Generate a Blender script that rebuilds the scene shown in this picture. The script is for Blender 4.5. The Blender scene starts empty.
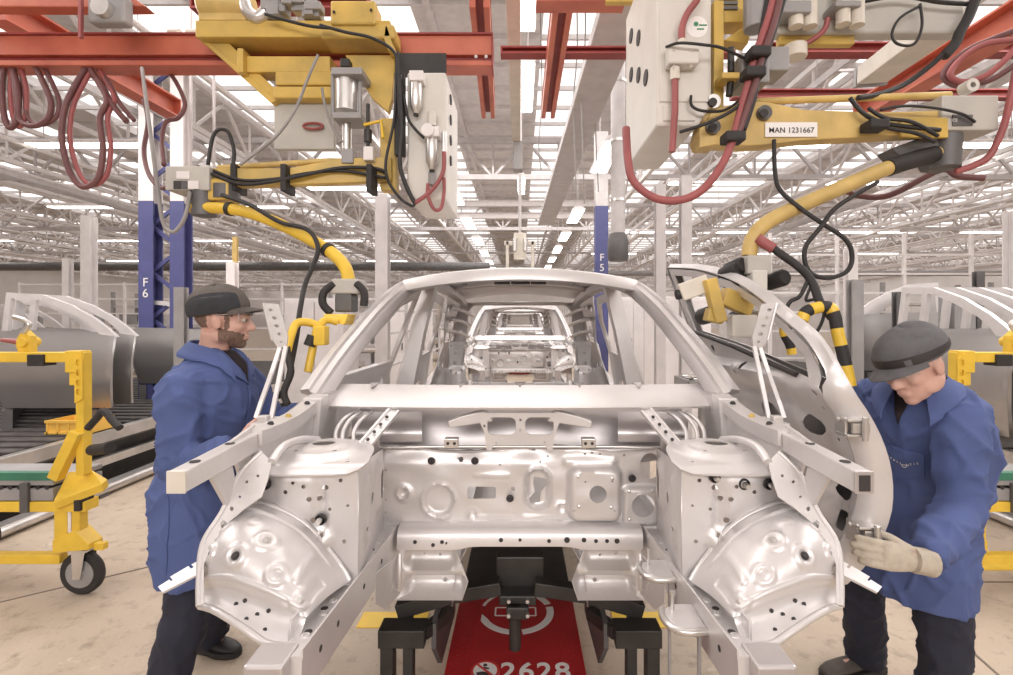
import bpy, bmesh, math, random
from mathutils import Vector, Matrix
from mathutils.geometry import delaunay_2d_cdt
V = Vector
PI = math.pi
random.seed(11)
SC = bpy.context.scene
COL = SC.collection
# ---------------------------------------------------------------- camera
F, X0, Y0, H = 500.0, 520.0, 319.0, 1.62
cam = bpy.data.cameras.new('camera')
cam.sensor_width = 36.0
cam.lens = F / 1013 * 36
cam.shift_x = (506.5 - X0) / 1013
cam.shift_y = -(337.5 - Y0) / 1013
cam.clip_start = 0.05
cam.clip_end = 400
camo = bpy.data.objects.new('camera', cam)
COL.objects.link(camo)
camo.location = (0, 0, H)
camo.rotation_euler = (PI / 2, 0, 0)
SC.camera = camo
# ---------------------------------------------------------------- world, exposure
w = bpy.data.worlds.new('overcast_sky')
SC.world = w
w.use_nodes = True
w.node_tree.nodes['Background'].inputs[0].default_value = (1.0, 0.95, 0.935, 1)
w.node_tree.nodes['Background'].inputs[1].default_value = 1.75
SC.view_settings.view_transform = 'Standard'
SC.view_settings.look = 'None'
SC.view_settings.gamma = 1
SC.view_settings.use_curve_mapping = False
SC.view_settings.exposure = 0.0
SC.cycles.max_bounces = 8
SC.cycles.diffuse_bounces = 4
SC.cycles.glossy_bounces = 4
SC.cycles.use_denoising = True
SC.cycles.sample_clamp_indirect = 6


def area_lamp(name, loc, sx, sy, power, rot=(0, 0, 0), col=(1, 0.95, 0.92)):
    d = bpy.data.lights.new(name, 'AREA')
    d.shape = 'RECTANGLE'
    d.size, d.size_y, d.energy, d.color = sx, sy, power, col
    o = bpy.data.objects.new(name, d)
    COL.objects.link(o)
    o.location = loc
    o.rotation_euler = rot
    return o


# area lights for the roof lamps along the bays, plus an added front fill
area_lamp('hall_and_fill_light', (0, -5.0, 3.9), 7, 1.6, 330, (math.radians(62), 0, 0))  # added fill aimed low through the windscreen to brighten the car interior
area_lamp('hall_and_fill_light', (0, 3.6, 5.6), 8, 1.4, 150)
area_lamp('hall_and_fill_light', (-5.5, 3.5, 5.0), 3, 5, 260, (0, math.radians(-18), 0))
area_lamp('hall_and_fill_light', (5.5, 3.5, 5.0), 3, 5, 260, (0, math.radians(18), 0))
area_lamp('hall_and_fill_light', (0, 10, 5.6), 6, 6, 260)
area_lamp('hall_and_fill_light', (0, 18, 5.6), 8, 6, 300)


def P(px, py, y):
    return V(((px - X0) * y / F, y, H - (py - Y0) * y / F))


# ---------------------------------------------------------------- materials
MATS = {}


def mat(name, col, rough=0.5, metal=0.0, var=0.08, scale=6.0, bump=0.0, bscale=60.0, spec=0.5, col2=None):
    m = bpy.data.materials.new(name)
    m.use_nodes = True
    nt = m.node_tree
    b = nt.nodes['Principled BSDF']
    b.inputs['Roughness'].default_value = rough
    b.inputs['Metallic'].default_value = metal
    b.inputs['Specular IOR Level'].default_value = spec
    tc = nt.nodes.new('ShaderNodeTexCoord')
    n = nt.nodes.new('ShaderNodeTexNoise')
    n.inputs['Scale'].default_value = scale
    n.inputs['Detail'].default_value = 4
    nt.links.new(tc.outputs['Object'], n.inputs['Vector'])
    mx = nt.nodes.new('ShaderNodeMix')
    mx.data_type = 'RGBA'
    c2 = col2 or [c * (1 - var * 2) for c in col]
    mx.inputs[6].default_value = (*[min(1, c * (1 + var)) for c in col], 1)
    mx.inputs[7].default_value = (*c2, 1)
    r = nt.nodes.new('ShaderNodeMapRange')
    r.inputs[1].default_value = 0.35
    r.inputs[2].default_value = 0.7
    nt.links.new(n.outputs['Fac'], r.inputs[0])
    nt.links.new(r.outputs[0], mx.inputs[0])
    nt.links.new(mx.outputs[2], b.inputs['Base Color'])
    if bump:
        n2 = nt.nodes.new('ShaderNodeTexNoise')
        n2.inputs['Scale'].default_value = bscale
        nt.links.new(tc.outputs['Object'], n2.inputs['Vector'])
        bp = nt.nodes.new('ShaderNodeBump')
        bp.inputs['Strength'].default_value = bump
        bp.inputs['Distance'].default_value = 0.01
        nt.links.new(n2.outputs['Fac'], bp.inputs['Height'])
        nt.links.new(bp.outputs[0], b.inputs['Normal'])
    MATS[name] = m
    return m


def emis(name, col, s):
    m = mat(name, col)
    b = m.node_tree.nodes['Principled BSDF']
    b.inputs['Emission Color'].default_value = (*col, 1)
    b.inputs['Emission Strength'].default_value = s
    return m


STEEL = mat('galvanised_steel', (0.68, 0.655, 0.65), 0.40, 0.5, 0.04, 5, 0.06, 40)
STEELD = mat('rolled_steel', (0.54, 0.51, 0.51), 0.36, 0.65, 0.06, 5)
SKIN_PANEL = mat('door_skin_steel', (0.47, 0.455, 0.45), 0.3, 0.8, 0.04, 2)
HOLE = mat('dark_rubber_plug', (0.035, 0.03, 0.03), 0.6)
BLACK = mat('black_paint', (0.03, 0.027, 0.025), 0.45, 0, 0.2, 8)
RUBBER = mat('black_rubber', (0.028, 0.025, 0.025), 0.65)
GREYP = mat('grey_paint', (0.32, 0.31, 0.31), 0.5, 0.1, 0.06)
DGREY = mat('dark_grey_paint', (0.13, 0.125, 0.125), 0.5, 0.2)
LGREY = mat('cream_grey_cabinet_paint', (0.66, 0.63, 0.58), 0.45, 0, 0.03)
BOXG = mat('light_grey_box', (0.50, 0.48, 0.44), 0.5, 0, 0.04)
ALU = mat('brushed_aluminium', (0.68, 0.66, 0.64), 0.3, 0.85)
WHITEP = mat('white_truss_paint', (0.80, 0.76, 0.75), 0.5, 0, 0.03)
PALEP = mat('pale_grey_truss_paint', (0.56, 0.53, 0.53), 0.5, 0, 0.05)
DECK = mat('roof_deck_grey', (0.72, 0.69, 0.685), 0.7, 0, 0.05)
CREAM = mat('cream_beam_paint', (0.68, 0.63, 0.55), 0.45, 0, 0.05)
YEL = mat('golden_yellow_paint', (0.64, 0.43, 0.095), 0.42, 0, 0.08, 5, col2=(0.46, 0.32, 0.085))
YEL2 = mat('bright_yellow_paint', (0.80, 0.53, 0.055), 0.4, 0, 0.06, 8)
YELP = mat('pale_yellow_tube', (0.62, 0.44, 0.155), 0.45, 0, 0.1, 8)
YELB = mat('yellow_plastic', (0.85, 0.52, 0.10), 0.45, 0, 0.04)
RED = mat('crane_red_paint', (0.56, 0.165, 0.10), 0.45, 0, 0.07, 4, col2=(0.44, 0.11, 0.075))
REDD = mat('dark_red_and_slot_shade', (0.28, 0.045, 0.04), 0.5, 0, 0.08)
REDV = mat('carrier_red', (0.42, 0.018, 0.022), 0.4, 0, 0.06)
HOSE = mat('rose_red_hose', (0.34, 0.095, 0.095), 0.5, 0, 0.08)
HOSEB = mat('brown_red_hose', (0.16, 0.065, 0.065), 0.5, 0, 0.1)
CABLE = mat('black_cable', (0.022, 0.02, 0.02), 0.5)
CABLEG = mat('grey_cable', (0.3, 0.28, 0.27), 0.5)
BLUEC = mat('column_blue', (0.085, 0.092, 0.24), 0.5, 0, 0.05)
COAT = mat('blue_work_cotton', (0.078, 0.112, 0.272), 0.85, 0, 0.08, 3, 0.12, 220)
TROU = mat('navy_trousers', (0.022, 0.024, 0.042), 0.85, 0, 0.1, 6, 0.1, 180)
CAPG = mat('grey_brown_cap_cloth', (0.105, 0.09, 0.08), 0.85, 0, 0.08, 30, 0.1, 300)
CAPN = mat('charcoal_cap_mesh', (0.035, 0.036, 0.042), 0.9, 0, 0.08, 30, 0.1, 300)
CAPG2 = mat('slate_cap_cloth', (0.115, 0.112, 0.118), 0.85, 0, 0.08, 30, 0.1, 300)
SHIRT = mat('black_shirt', (0.022, 0.013, 0.016), 0.9)
SKIN = mat('skin', (0.60, 0.36, 0.29), 0.5, 0, 0.06, 10)
BEARD = mat('dark_beard', (0.20, 0.125, 0.095), 0.8, 0, 0.2, 120, 0.5, 400)
GHAIR = mat('grey_hair', (0.36, 0.31, 0.27), 0.8, 0, 0.15, 120, 0.4, 400)
GLOVE = mat('pale_knit_glove', (0.50, 0.44, 0.36), 0.9, 0, 0.08, 40, 0.3, 300)
SHOE = mat('black_shoe_leather', (0.02, 0.018, 0.017), 0.5, 0, 0.2)
SHOE2 = mat('brown_black_shoe_leather', (0.075, 0.062, 0.052), 0.65, 0, 0.2)
GREEN = mat('green_strip', (0.045, 0.19, 0.12), 0.45)
MAT_ = mat('dark_slat_mat', (0.07, 0.062, 0.06), 0.6, 0, 0.2, 12)
WHITEL = mat('white_lettering', (0.85, 0.82, 0.80), 0.5, 0, 0.02)
INK = mat('dark_ink', (0.05, 0.045, 0.045), 0.6)
GINK = mat('green_ink', (0.05, 0.25, 0.12), 0.6)
EYEW = mat('eye_white', (0.50, 0.46, 0.44), 0.3)
LAMP = emis('lamp_diffuser', (1, 0.96, 0.9), 9.0)
GLASS = bpy.data.materials.new('clear_lens')
GLASS.use_nodes = True
_nt = GLASS.node_tree
_nt.nodes.clear()
_o = _nt.nodes.new('ShaderNodeOutputMaterial')
_m = _nt.nodes.new('ShaderNodeMixShader')
_t = _nt.nodes.new('ShaderNodeBsdfTransparent')
_g = _nt.nodes.new('ShaderNodeBsdfGlossy')
_g.inputs['Roughness'].default_value = 0.05
_m.inputs[0].default_value = 0.14
for a, b_ in ((_t.outputs[0], _m.inputs[1]), (_g.outputs[0], _m.inputs[2]), (_m.outputs[0], _o.inputs[0])):
    _nt.links.new(a, b_)


# ---------------------------------------------------------------- object helpers
def tag(o, label=None, cat=None, group=None, kind=None):
    if label:
        o['label'] = label
    if cat:
        o['category'] = cat
    if group:
        o['group'] = group
    if kind:
        o['kind'] = kind
    return o


def thing(name, loc, label, cat, group=None, rz=0.0):
    o = bpy.data.objects.new(name, None)
    COL.objects.link(o)
    o.location = loc
    o.rotation_euler = (0, 0, rz)
    o.empty_display_size = 0.1
    return tag(o, label, cat, group)


def dup(o, loc=None, rz=None, label=None, group=None, parent=None):
    c = o.copy()
    COL.objects.link(c)
    if parent is not None:
        c.parent = parent
    for ch in list(o.children):
        dup(ch, parent=c)
    if loc is not None:
        c.location = loc
    if rz is not None:
        c.rotation_euler = (0, 0, rz)
    if label:
        c['label'] = label
    if group:
        c['group'] = group
    return c


class MB:
    def __init__(s):
        s.v, s.f = [], []

    def add(s, vs, fs):
        o = len(s.v)
        s.v += [tuple(q) for q in vs]
        s.f += [tuple(i + o for i in f) for f in fs]
        return s

    def box(s, c, size, M=None):
        hx, hy, hz = [q / 2 for q in size]
        vs = [V((x, y, z)) for x in (-hx, hx) for y in (-hy, hy) for z in (-hz, hz)]
        if M is not None:
            vs = [M @ q for q in vs]
        c = V(c)
        return s.add([c + q for q in vs], [(0, 1, 3, 2), (4, 6, 7, 5), (0, 4, 5, 1), (2, 3, 7, 6), (0, 2, 6, 4), (1, 5, 7, 3)])

    def bb(s, x0, x1, y0, y1, z0, z1):
        return s.box(((x0 + x1) / 2, (y0 + y1) / 2, (z0 + z1) / 2), (abs(x1 - x0), abs(y1 - y0), abs(z1 - z0)))

    def prof(s, pr, p, q, up=(0, 0, 1)):
        p, q, up = V(p), V(q), V(up)
        d = (q - p).normalized()
        a = d.cross(up)
        if a.length < 1e-4:
            a = d.cross(V((0, 1, 0)))
        a.normalize()
        b = a.cross(d).normalized()
        n = len(pr)
        vs = [p + a * x + b * y for x, y in pr] + [q + a * x + b * y for x, y in pr]
        fs = [(i, (i + 1) % n, n + (i + 1) % n, n + i) for i in range(n)]
        fs += [tuple(range(n))[::-1], tuple(range(n, 2 * n))]
        return s.add(vs, fs)

    def beam(s, p, q, wd, h, up=(0, 0, 1)):
        a, b = wd / 2, h / 2
        return s.prof([(-a, -b), (a, -b), (a, b), (-a, b)], p, q, up)

    def ibeam(s, p, q, wd, h, t=0.012, up=(0, 0, 1)):
        a, b, c = wd / 2, h / 2, t / 2
        return s.prof([(-a, -b), (a, -b), (a, -b + t), (c, -b + t), (c, b - t), (a, b - t), (a, b), (-a, b), (-a, b - t), (-c, b - t), (-c, -b + t), (-a, -b + t)], p, q, up)

    def tube(s, pts, r, n=8, cap=True):
        pts = [V(q) for q in pts]
        m = len(pts)
        rs = r if isinstance(r, (list, tuple)) else [r] * m
        t0 = (pts[1] - pts[0]).normalized()
        a = t0.orthogonal().normalized()
        vs = []
        for i in range(m):
            t = (pts[min(i + 1, m - 1)] - pts[max(i - 1, 0)])
            if t.length < 1e-9:
                t = t0
            t = t.normalized()
            a = (a - t * a.dot(t))
            a = a.normalized() if a.length > 1e-6 else t.orthogonal().normalized()
            b = t.cross(a)
            for k in range(n):
                th = 2 * PI * k / n
                vs.append(pts[i] + (a * math.cos(th) + b * math.sin(th)) * rs[i])
        fs = [(i * n + k, i * n + (k + 1) % n, (i + 1) * n + (k + 1) % n, (i + 1) * n + k) for i in range(m - 1) for k in range(n)]
        if cap:
            fs += [tuple(range(n))[::-1], tuple(range((m - 1) * n, m * n))]
        return s.add(vs, fs)

    def loft(s, rings, cap=True, closed=True):
        n = len(rings[0])
        m = len(rings)
        vs = [q for r in rings for q in r]
        kk = n if closed else n - 1
        fs = [(i * n + k, i * n + (k + 1) % n, (i + 1) * n + (k + 1) % n, (i + 1) * n + k) for i in range(m - 1) for k in range(kk)]
        if cap and closed:
            fs += [tuple(range(n))[::-1], tuple(range((m - 1) * n, m * n))]
        return s.add(vs, fs)

    def lathe(s, pr, base, axis=(0, 0, 1), n=16):
        base, axis = V(base), V(axis).normalized()
        a = axis.orthogonal().normalized()
        b = axis.cross(a)
        rings = [[base + axis * z + (a * math.cos(2 * PI * k / n) + b * math.sin(2 * PI * k / n)) * max(r, 1e-4) for k in range(n)] for r, z in pr]
        return s.loft(rings)

    def cyl(s, p, q, r, n=12):
        return s.tube([p, q], r, n)

    def ell(s, c, rad, M=None, nu=16, nv=10):
        c = V(c)
        rings = []
        for j in range(nv + 1):
            ph = -PI / 2 + PI * j / nv
            cr = max(math.cos(ph), 1e-3)
            ring = []
            for k in range(nu):
                th = 2 * PI * k / nu
                q = V((rad[0] * cr * math.cos(th), rad[1] * cr * math.sin(th), rad[2] * math.sin(ph)))
                ring.append(c + (M @ q if M is not None else q))
            rings.append(ring)
        return s.loft(rings)

    def poly(s, pts, ext):
        """flat polygon (3d points) pushed by vector ext"""
        pts = [V(q) for q in pts]
        e = V(ext)
        n = len(pts)
        return s.add(pts + [q + e for q in pts], [tuple(range(n))[::-1], tuple(range(n, 2 * n))] + [(i, (i + 1) % n, n + (i + 1) % n, n + i) for i in range(n)])

    def grid(s, fn, nu, nv):
        vs = [fn(i / nu, j / nv) for j in range(nv + 1) for i in range(nu + 1)]
        k = nu + 1
        return s.add(vs, [(j * k + i, j * k + i + 1, (j + 1) * k + i + 1, (j + 1) * k + i) for j in range(nv) for i in range(nu)])

    def mirror(s):
        m = MB()
        m.v = [(-x, y, z) for x, y, z in s.v]
        m.f = [tuple(reversed(f)) for f in s.f]
        return m

    def build(s, name, m, parent=None, smooth=None, bevel=0.0, solid=0.0, sub=0, soff=0.0):
        me = bpy.data.meshes.new(name)
        me.from_pydata(s.v, [], s.f)
        me.update()
        bm = bmesh.new()
        bm.from_mesh(me)
        bmesh.ops.recalc_face_normals(bm, faces=bm.faces)
        bm.to_mesh(me)
        bm.free()
        o = bpy.data.objects.new(name, me)
        COL.objects.link(o)
        for q in (m if isinstance(m, (list, tuple)) else [m]):
            me.materials.append(q)
        if parent is not None:
            o.parent = parent
            wm = parent.matrix_basis
            pp = parent.parent
            while pp is not None:
                wm = pp.matrix_basis @ wm
                pp = pp.parent
            o.matrix_parent_inverse = Matrix()
            me.transform(wm.inverted())
        if smooth is not None:
            for p_ in me.polygons:
                p_.use_smooth = True
            if smooth < 180:
                me.set_sharp_from_angle(angle=math.radians(smooth))
            if solid:
                bm = bmesh.new()
                bm.from_mesh(me)
                for e_ in bm.edges:
                    if len(e_.link_faces) == 1:
                        e_.smooth = False
                bm.to_mesh(me)
                bm.free()
        if solid:
            q = o.modifiers.new('s', 'SOLIDIFY')
            q.thickness = solid
            q.offset = soff
        if bevel:
            q = o.modifiers.new('b', 'BEVEL')
            q.width = bevel
            q.segments = 2
            q.limit_method = 'ANGLE'
            q.angle_limit = math.radians(40)
        if sub:
            q = o.modifiers.new('u', 'SUBSURF')
            q.levels = q.render_levels = sub
        return o


def spline(pts, n=8):
    """Catmull-Rom through 3d points"""
    pts = [V(q) for q in pts]
    out = []
    for i in range(len(pts) - 1):
        p0 = pts[max(i - 1, 0)]
        p1, p2 = pts[i], pts[i + 1]
        p3 = pts[min(i + 2, len(pts) - 1)]
        for k in range(n):
            t = k / n
            out.append(0.5 * ((2 * p1) + (p2 - p0) * t + (2 * p0 - 5 * p1 + 4 * p2 - p3) * t * t + (3 * p1 - p0 - 3 * p2 + p3) * t ** 3))
    out.append(pts[-1])
    return out


def sp2(pts, n=6, closed=True):
    """closed smooth 2d curve through points"""
    m = len(pts)
    out = []
    for i in range(m if closed else m - 1):
        p0, p1, p2, p3 = [V(pts[(i + d) % m] if closed else pts[min(max(i + d, 0), m - 1)]) for d in (-1, 0, 1, 2)]
        for k in range(n):
            t = k / n
            q = 0.5 * ((2 * p1) + (p2 - p0) * t + (2 * p0 - 5 * p1 + 4 * p2 - p3) * t * t + (3 * p1 - p0 - 3 * p2 + p3) * t ** 3)
            out.append((q[0], q[1]))
    if not closed:
        out.append(tuple(pts[-1]))
    return out


def circ(x, y, r, n=12, ry=None):
    return [(x + r * math.cos(2 * PI * k / n), y + (ry or r) * math.sin(2 * PI * k / n)) for k in range(n)]


def rrect(x0, x1, y0, y1, r, n=4):
    out = []
    for cx, cy, a0 in ((x1 - r, y1 - r, 0), (x0 + r, y1 - r, 90), (x0 + r, y0 + r, 180), (x1 - r, y0 + r, 270)):
        for k in range(n + 1):
            a = math.radians(a0 + 90 * k / n)
            out.append((cx + r * math.cos(a), cy + r * math.sin(a)))
    return out


def inside(pt, poly):
    x, y = pt
    c = False
    j = len(poly) - 1
    for i in range(len(poly)):
        xi, yi = poly[i]
        xj, yj = poly[j]
        if (yi > y) != (yj > y) and x < (xj - xi) * (y - yi) / (yj - yi) + xi:
            c = not c
        j = i
    return c


def sheet(outline, holes, step, fn, mb=None):
    """triangulated sheet metal: outline and holes in (u,v), interior points every step; fn(u,v) -> 3d"""
    mb = mb or MB()
    pts, edges = [], []
    for lp in [outline] + holes:
        o = len(pts)
        n = len(lp)
        for i in range(n):
            pts.append(V(lp[i]))
            edges.append((o + i, o + (i + 1) % n))
    xs = [p[0] for p in outline]
    ys = [p[1] for p in outline]
    bbs = [(min(p[0] for p in h), max(p[0] for p in h), min(p[1] for p in h), max(p[1] for p in h)) for h in holes]
    if step:
        nx = int((max(xs) - min(xs)) / step)
        ny = int((max(ys) - min(ys)) / step)
        for i in range(1, nx + 1):
            for j in range(1, ny + 1):
                q = (min(xs) + i * step + (step / 2 if j % 2 else 0), min(ys) + j * step)
                if inside(q, outline):
                    pts.append(V(q))
    r = delaunay_2d_cdt(pts, edges, [], 0, 1e-6)
    vs, fs = r[0], r[2]
    keep = []
    for f in fs:
        c = ((vs[f[0]][0] + vs[f[1]][0] + vs[f[2]][0]) / 3, (vs[f[0]][1] + vs[f[1]][1] + vs[f[2]][1]) / 3)
        if not inside(c, outline):
            continue
        if any(b[0] <= c[0] <= b[1] and b[2] <= c[1] <= b[3] and inside(c, h) for h, b in zip(holes, bbs)):
            continue
        keep.append(f)
    used = sorted({i for f in keep for i in f})
    ix = {i: k for k, i in enumerate(used)}
    mb.add([fn(vs[i][0], vs[i][1]) for i in used], [tuple(ix[i] for i in f) for f in keep])
    return mb


def sst(x):
    x = min(1, max(0, x))
    return x * x * (3 - 2 * x)


def dense(pts, step):
    out = []
    n = len(pts)
    for i in range(n):
        a, b = V(pts[i]), V(pts[(i + 1) % n])
        k = max(1, int((b - a).length / step))
        out += [tuple(a.lerp(b, j / k)) for j in range(k)]
    return out


def b_rect(u, v, cx, cy, hw, hh, r=0.02, soft=0.012):
    dx, dy = abs(u - cx) - hw + r, abs(v - cy) - hh + r
    d = math.hypot(max(dx, 0), max(dy, 0)) + min(max(dx, dy), 0) - r
    return sst(0.5 - d / soft)


def b_circ(u, v, cx, cy, r, soft=0.012):
    return sst(0.5 - (math.hypot(u - cx, v - cy) - r) / soft)


def plane(o, u, v):
    o, u, v = V(o), V(u), V(v)
    return lambda a, b: o + u * a + v * b


def text_mesh(txt, size, M, m, name, parent, ext=0.001, bold=0.0, align='CENTER', spacing=1.0):
    c = bpy.data.curves.new('t', 'FONT')
    c.body = txt
    c.size = size
    c.extrude = ext
    c.offset = bold
    c.align_x = align
    c.align_y = 'CENTER'
    c.space_character = spacing
    to = bpy.data.objects.new('t', c)
    COL.objects.link(to)
    dg = bpy.context.evaluated_depsgraph_get()
    me = bpy.data.meshes.new_from_object(to.evaluated_get(dg))
    bpy.data.objects.remove(to)
    me.transform(M)
    mb = MB()
    mb.add([v.co for v in me.vertices], [tuple(p.vertices) for p in me.polygons])
    bpy.data.meshes.remove(me)
    return mb.build(name, m, parent)


def frameM(o, xdir, ydir):
    x = V(xdir).normalized()
    z = x.cross(V(ydir)).normalized()
    y = z.cross(x)
    M = Matrix((x, y, z)).transposed().to_4x4()
    M.translation = V(o)
    return M


def remeshed(mb, name, m, voxel, parent=None, smooth=4, fac=0.5, post=None):
    """union the closed pieces of mb into one continuous skin"""
    me = bpy.data.meshes.new('tmp')
    me.from_pydata(mb.v, [], mb.f)
    bm = bmesh.new()
    bm.from_mesh(me)
    bmesh.ops.recalc_face_normals(bm, faces=bm.faces)
    bm.to_mesh(me)
    bm.free()
    o = bpy.data.objects.new('tmp', me)
    COL.objects.link(o)
    q = o.modifiers.new('r', 'REMESH')
    q.mode = 'VOXEL'
    q.voxel_size = voxel
    q.use_smooth_shade = True
    if smooth:
        q = o.modifiers.new('s', 'SMOOTH')
        q.iterations = smooth
        q.factor = fac
    dg = bpy.context.evaluated_depsgraph_get()
    me2 = bpy.data.meshes.new_from_object(o.evaluated_get(dg))
    bpy.data.objects.remove(o)
    r = MB()
    if post:
        r.v = [tuple(post(v.co.copy(), v.normal.copy())) for v in me2.vertices]
    else:
        r.v = [tuple(v.co) for v in me2.vertices]
    r.f = [tuple(p.vertices) for p in me2.polygons]
    bpy.data.meshes.remove(me2)
    return r.build(name, m, parent, smooth=180)
# ================================================================ THE HALL
def concrete():
    m = bpy.data.materials.new('worn_concrete')
    m.use_nodes = True
    nt = m.node_tree
    L = nt.links.new
    b = nt.nodes['Principled BSDF']
    tc = nt.nodes.new('ShaderNodeTexCoord')

    def noise(s, d=5, rough=0.6):
        n = nt.nodes.new('ShaderNodeTexNoise')
        n.inputs['Scale'].default_value = s
        n.inputs['Detail'].default_value = d
        n.inputs['Roughness'].default_value = rough
        L(tc.outputs['Object'], n.inputs['Vector'])
        return n

    def rng(src, a, c):
        r = nt.nodes.new('ShaderNodeMapRange')
        r.inputs[1].default_value, r.inputs[2].default_value = a, c
        L(src, r.inputs[0])
        return r.outputs[0]

    def mix(f, a, c):
        x = nt.nodes.new('ShaderNodeMix')
        x.data_type = 'RGBA'
        L(f, x.inputs[0])
        for s, q in ((6, a), (7, c)):
            if isinstance(q, tuple):
                x.inputs[s].default_value = (*q, 1)
            else:
                L(q, x.inputs[s])
        return x.outputs[2]
    c1 = mix(rng(noise(1.3).outputs['Fac'], .3, .7), (0.54, 0.445, 0.35), (0.40, 0.325, 0.25))
    c2 = mix(rng(noise(9, 8, .7).outputs['Fac'], .52, .72), c1, (0.27, 0.215, 0.165))
    c3 = mix(rng(noise(42, 3, .7).outputs['Fac'], .665, .73), c2, (0.16, 0.13, 0.11))
    c4 = mix(rng(noise(3.1, 6, .7).outputs['Fac'], .62, .72), c3, (0.66, 0.58, 0.50))
    L(c4, b.inputs['Base Color'])
    b.inputs['Roughness'].default_value = 0.5
    bp = nt.nodes.new('ShaderNodeBump')
    bp.inputs['Strength'].default_value = 0.25
    bp.inputs['Distance'].default_value = 0.01
    L(noise(30).outputs['Fac'], bp.inputs['Height'])
    L(bp.outputs[0], b.inputs['Normal'])
    return m


CONC = concrete()
tag(MB().bb(-45, 45, -18, 80, -0.2, 0).build('floor', CONC), kind='structure')
WALLP = mat('pale_wall', (0.80, 0.77, 0.76), 0.7, 0, 0.04, 0.5)
tag(MB().bb(-45, 45, 80, 80.3, 0, 7).build('wall_far', WALLP), kind='structure')
tag(MB().bb(-45.3, -45, -18, 80, 0, 7).build('wall_left', WALLP), kind='structure')
tag(MB().bb(45, 45.3, -18, 80, 0, 7).build('wall_right', WALLP), kind='structure')
tag(MB().bb(-45, 45, -18.3, -18, 0, 7).build('wall_back', WALLP), kind='structure')
# roof deck in long strips with rooflights of thin clear sheet between them
deck, lights = MB(), MB()
x = -45.0
while x < 45:
    wd, wl = (1.9, 1.7) if x < 4 else (1.3, 2.6)
    if -1.0 < x + wd < 3.0:
        wd, wl = 2.2, 1.4
    deck.bb(x, min(45, x + wd), -18, 80, 6.75, 6.95)
    if x + wd < 45:
        lights.bb(x + wd, min(45, x + wd + wl), -18, 80, 6.84, 6.85)
    x += wd + wl
for q in range(-16, 78):
    deck.bb(-45, 45, q * 1.0, q * 1.0 + .06, 6.66, 6.75)
for q in (-1.5, .05, 1.5):
    deck.bb(q - .06, q + .06, -18, 78, 6.64, 6.75)
tag(deck.build('ceiling', DECK), kind='structure')
SKYL = bpy.data.materials.new('rooflight_sheet')
SKYL.use_nodes = True
nt = SKYL.node_tree
nt.nodes.clear()
o_ = nt.nodes.new('ShaderNodeOutputMaterial')
t_ = nt.nodes.new('ShaderNodeBsdfTransparent')
t_.inputs[0].default_value = (0.93, 0.92, 0.91, 1)
nt.links.new(t_.outputs[0], o_.inputs[0])
tag(lights.build('window_1', SKYL), kind='structure')
# painted floor lines and slab joints
fm = MB()
fm.bb(2.62, 9, 3.22, 3.36, 0.0, 0.004)
tag(fm.build('floor_marking', YEL2), kind='structure')
fm = MB()
fm.bb(-0.86, -0.5, 2.62, 2.76, 0.0, 0.004)
fm.bb(0.5, 0.95, 2.62, 2.76, 0.0, 0.004)
tag(fm.build('floor_marking', YEL2), kind='structure')
fm = MB()
JOINT = mat('slab_joint_filler', (0.2, 0.16, 0.13), 0.8)
fm.beam((-5, 1.35, 0.001), (-0.9, 4.4, 0.001), 0.012, 0.004)
fm.beam((-1.25, 0.2, 0.001), (-0.62, 5, 0.001), 0.012, 0.004)
fm.beam((1.2, 3.1, 0.001), (9, 3.0, 0.001), 0.012, 0.004)
fm.beam((1.9, 0.5, 0.001), (2.6, 5, 0.001), 0.012, 0.004)
tag(fm.build('floor_joint', JOINT), kind='structure')

# ---- roof trusses
def truss(L, hgt, pitch, c=0.1, t=0.05):
    m = MB()
    m.beam((0, 0, 0), (0, L, 0), c, c)
    m.beam((0, 0, hgt), (0, L, hgt), c, c)
    n = int(L / pitch)
    for i in range(n):
        y = i * pitch
        m.beam((0, y, 0), (0, y + pitch / 2, hgt), t, t, (1, 0, 0))
        m.beam((0, y + pitch / 2, hgt), (0, y + pitch, 0), t, t, (1, 0, 0))
        m.beam((0, y, 0), (0, y, hgt), t * .8, t * .8, (1, 0, 0))
    return m


t0 = None
LT = 'white lattice truss running the length of the hall under the roof'
xs = [-33 + 2.7 * i for i in range(11)] + [-3.1, 3.1] + [5.4 + 2.7 * i for i in range(11)]
for i, x in enumerate(xs):
    zz = 5.15 + (0.25 if i % 2 else 0)
    if t0 is None:
        t0 = truss(76, 0.85, 1.9).build('roof_truss', WHITEP)
        tag(t0, LT, 'truss', 'lengthwise roof trusses')
        t0.location = (x, -6, zz)
    else:
        o = dup(t0, (x, -6, zz))
t1 = truss(70, 0.95, 1.7, 0.13, 0.06).build('cross_truss', PALEP)
tag(t1, 'pale grey lattice truss spanning the hall from side to side', 'truss', 'crosswise roof trusses')
for i in range(9):
    o = t1 if i == 0 else dup(t1)
    o.location = (35, 5.6 + i * 7.4, 5.3)
    o.rotation_euler = (0, 0, PI / 2)
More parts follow.
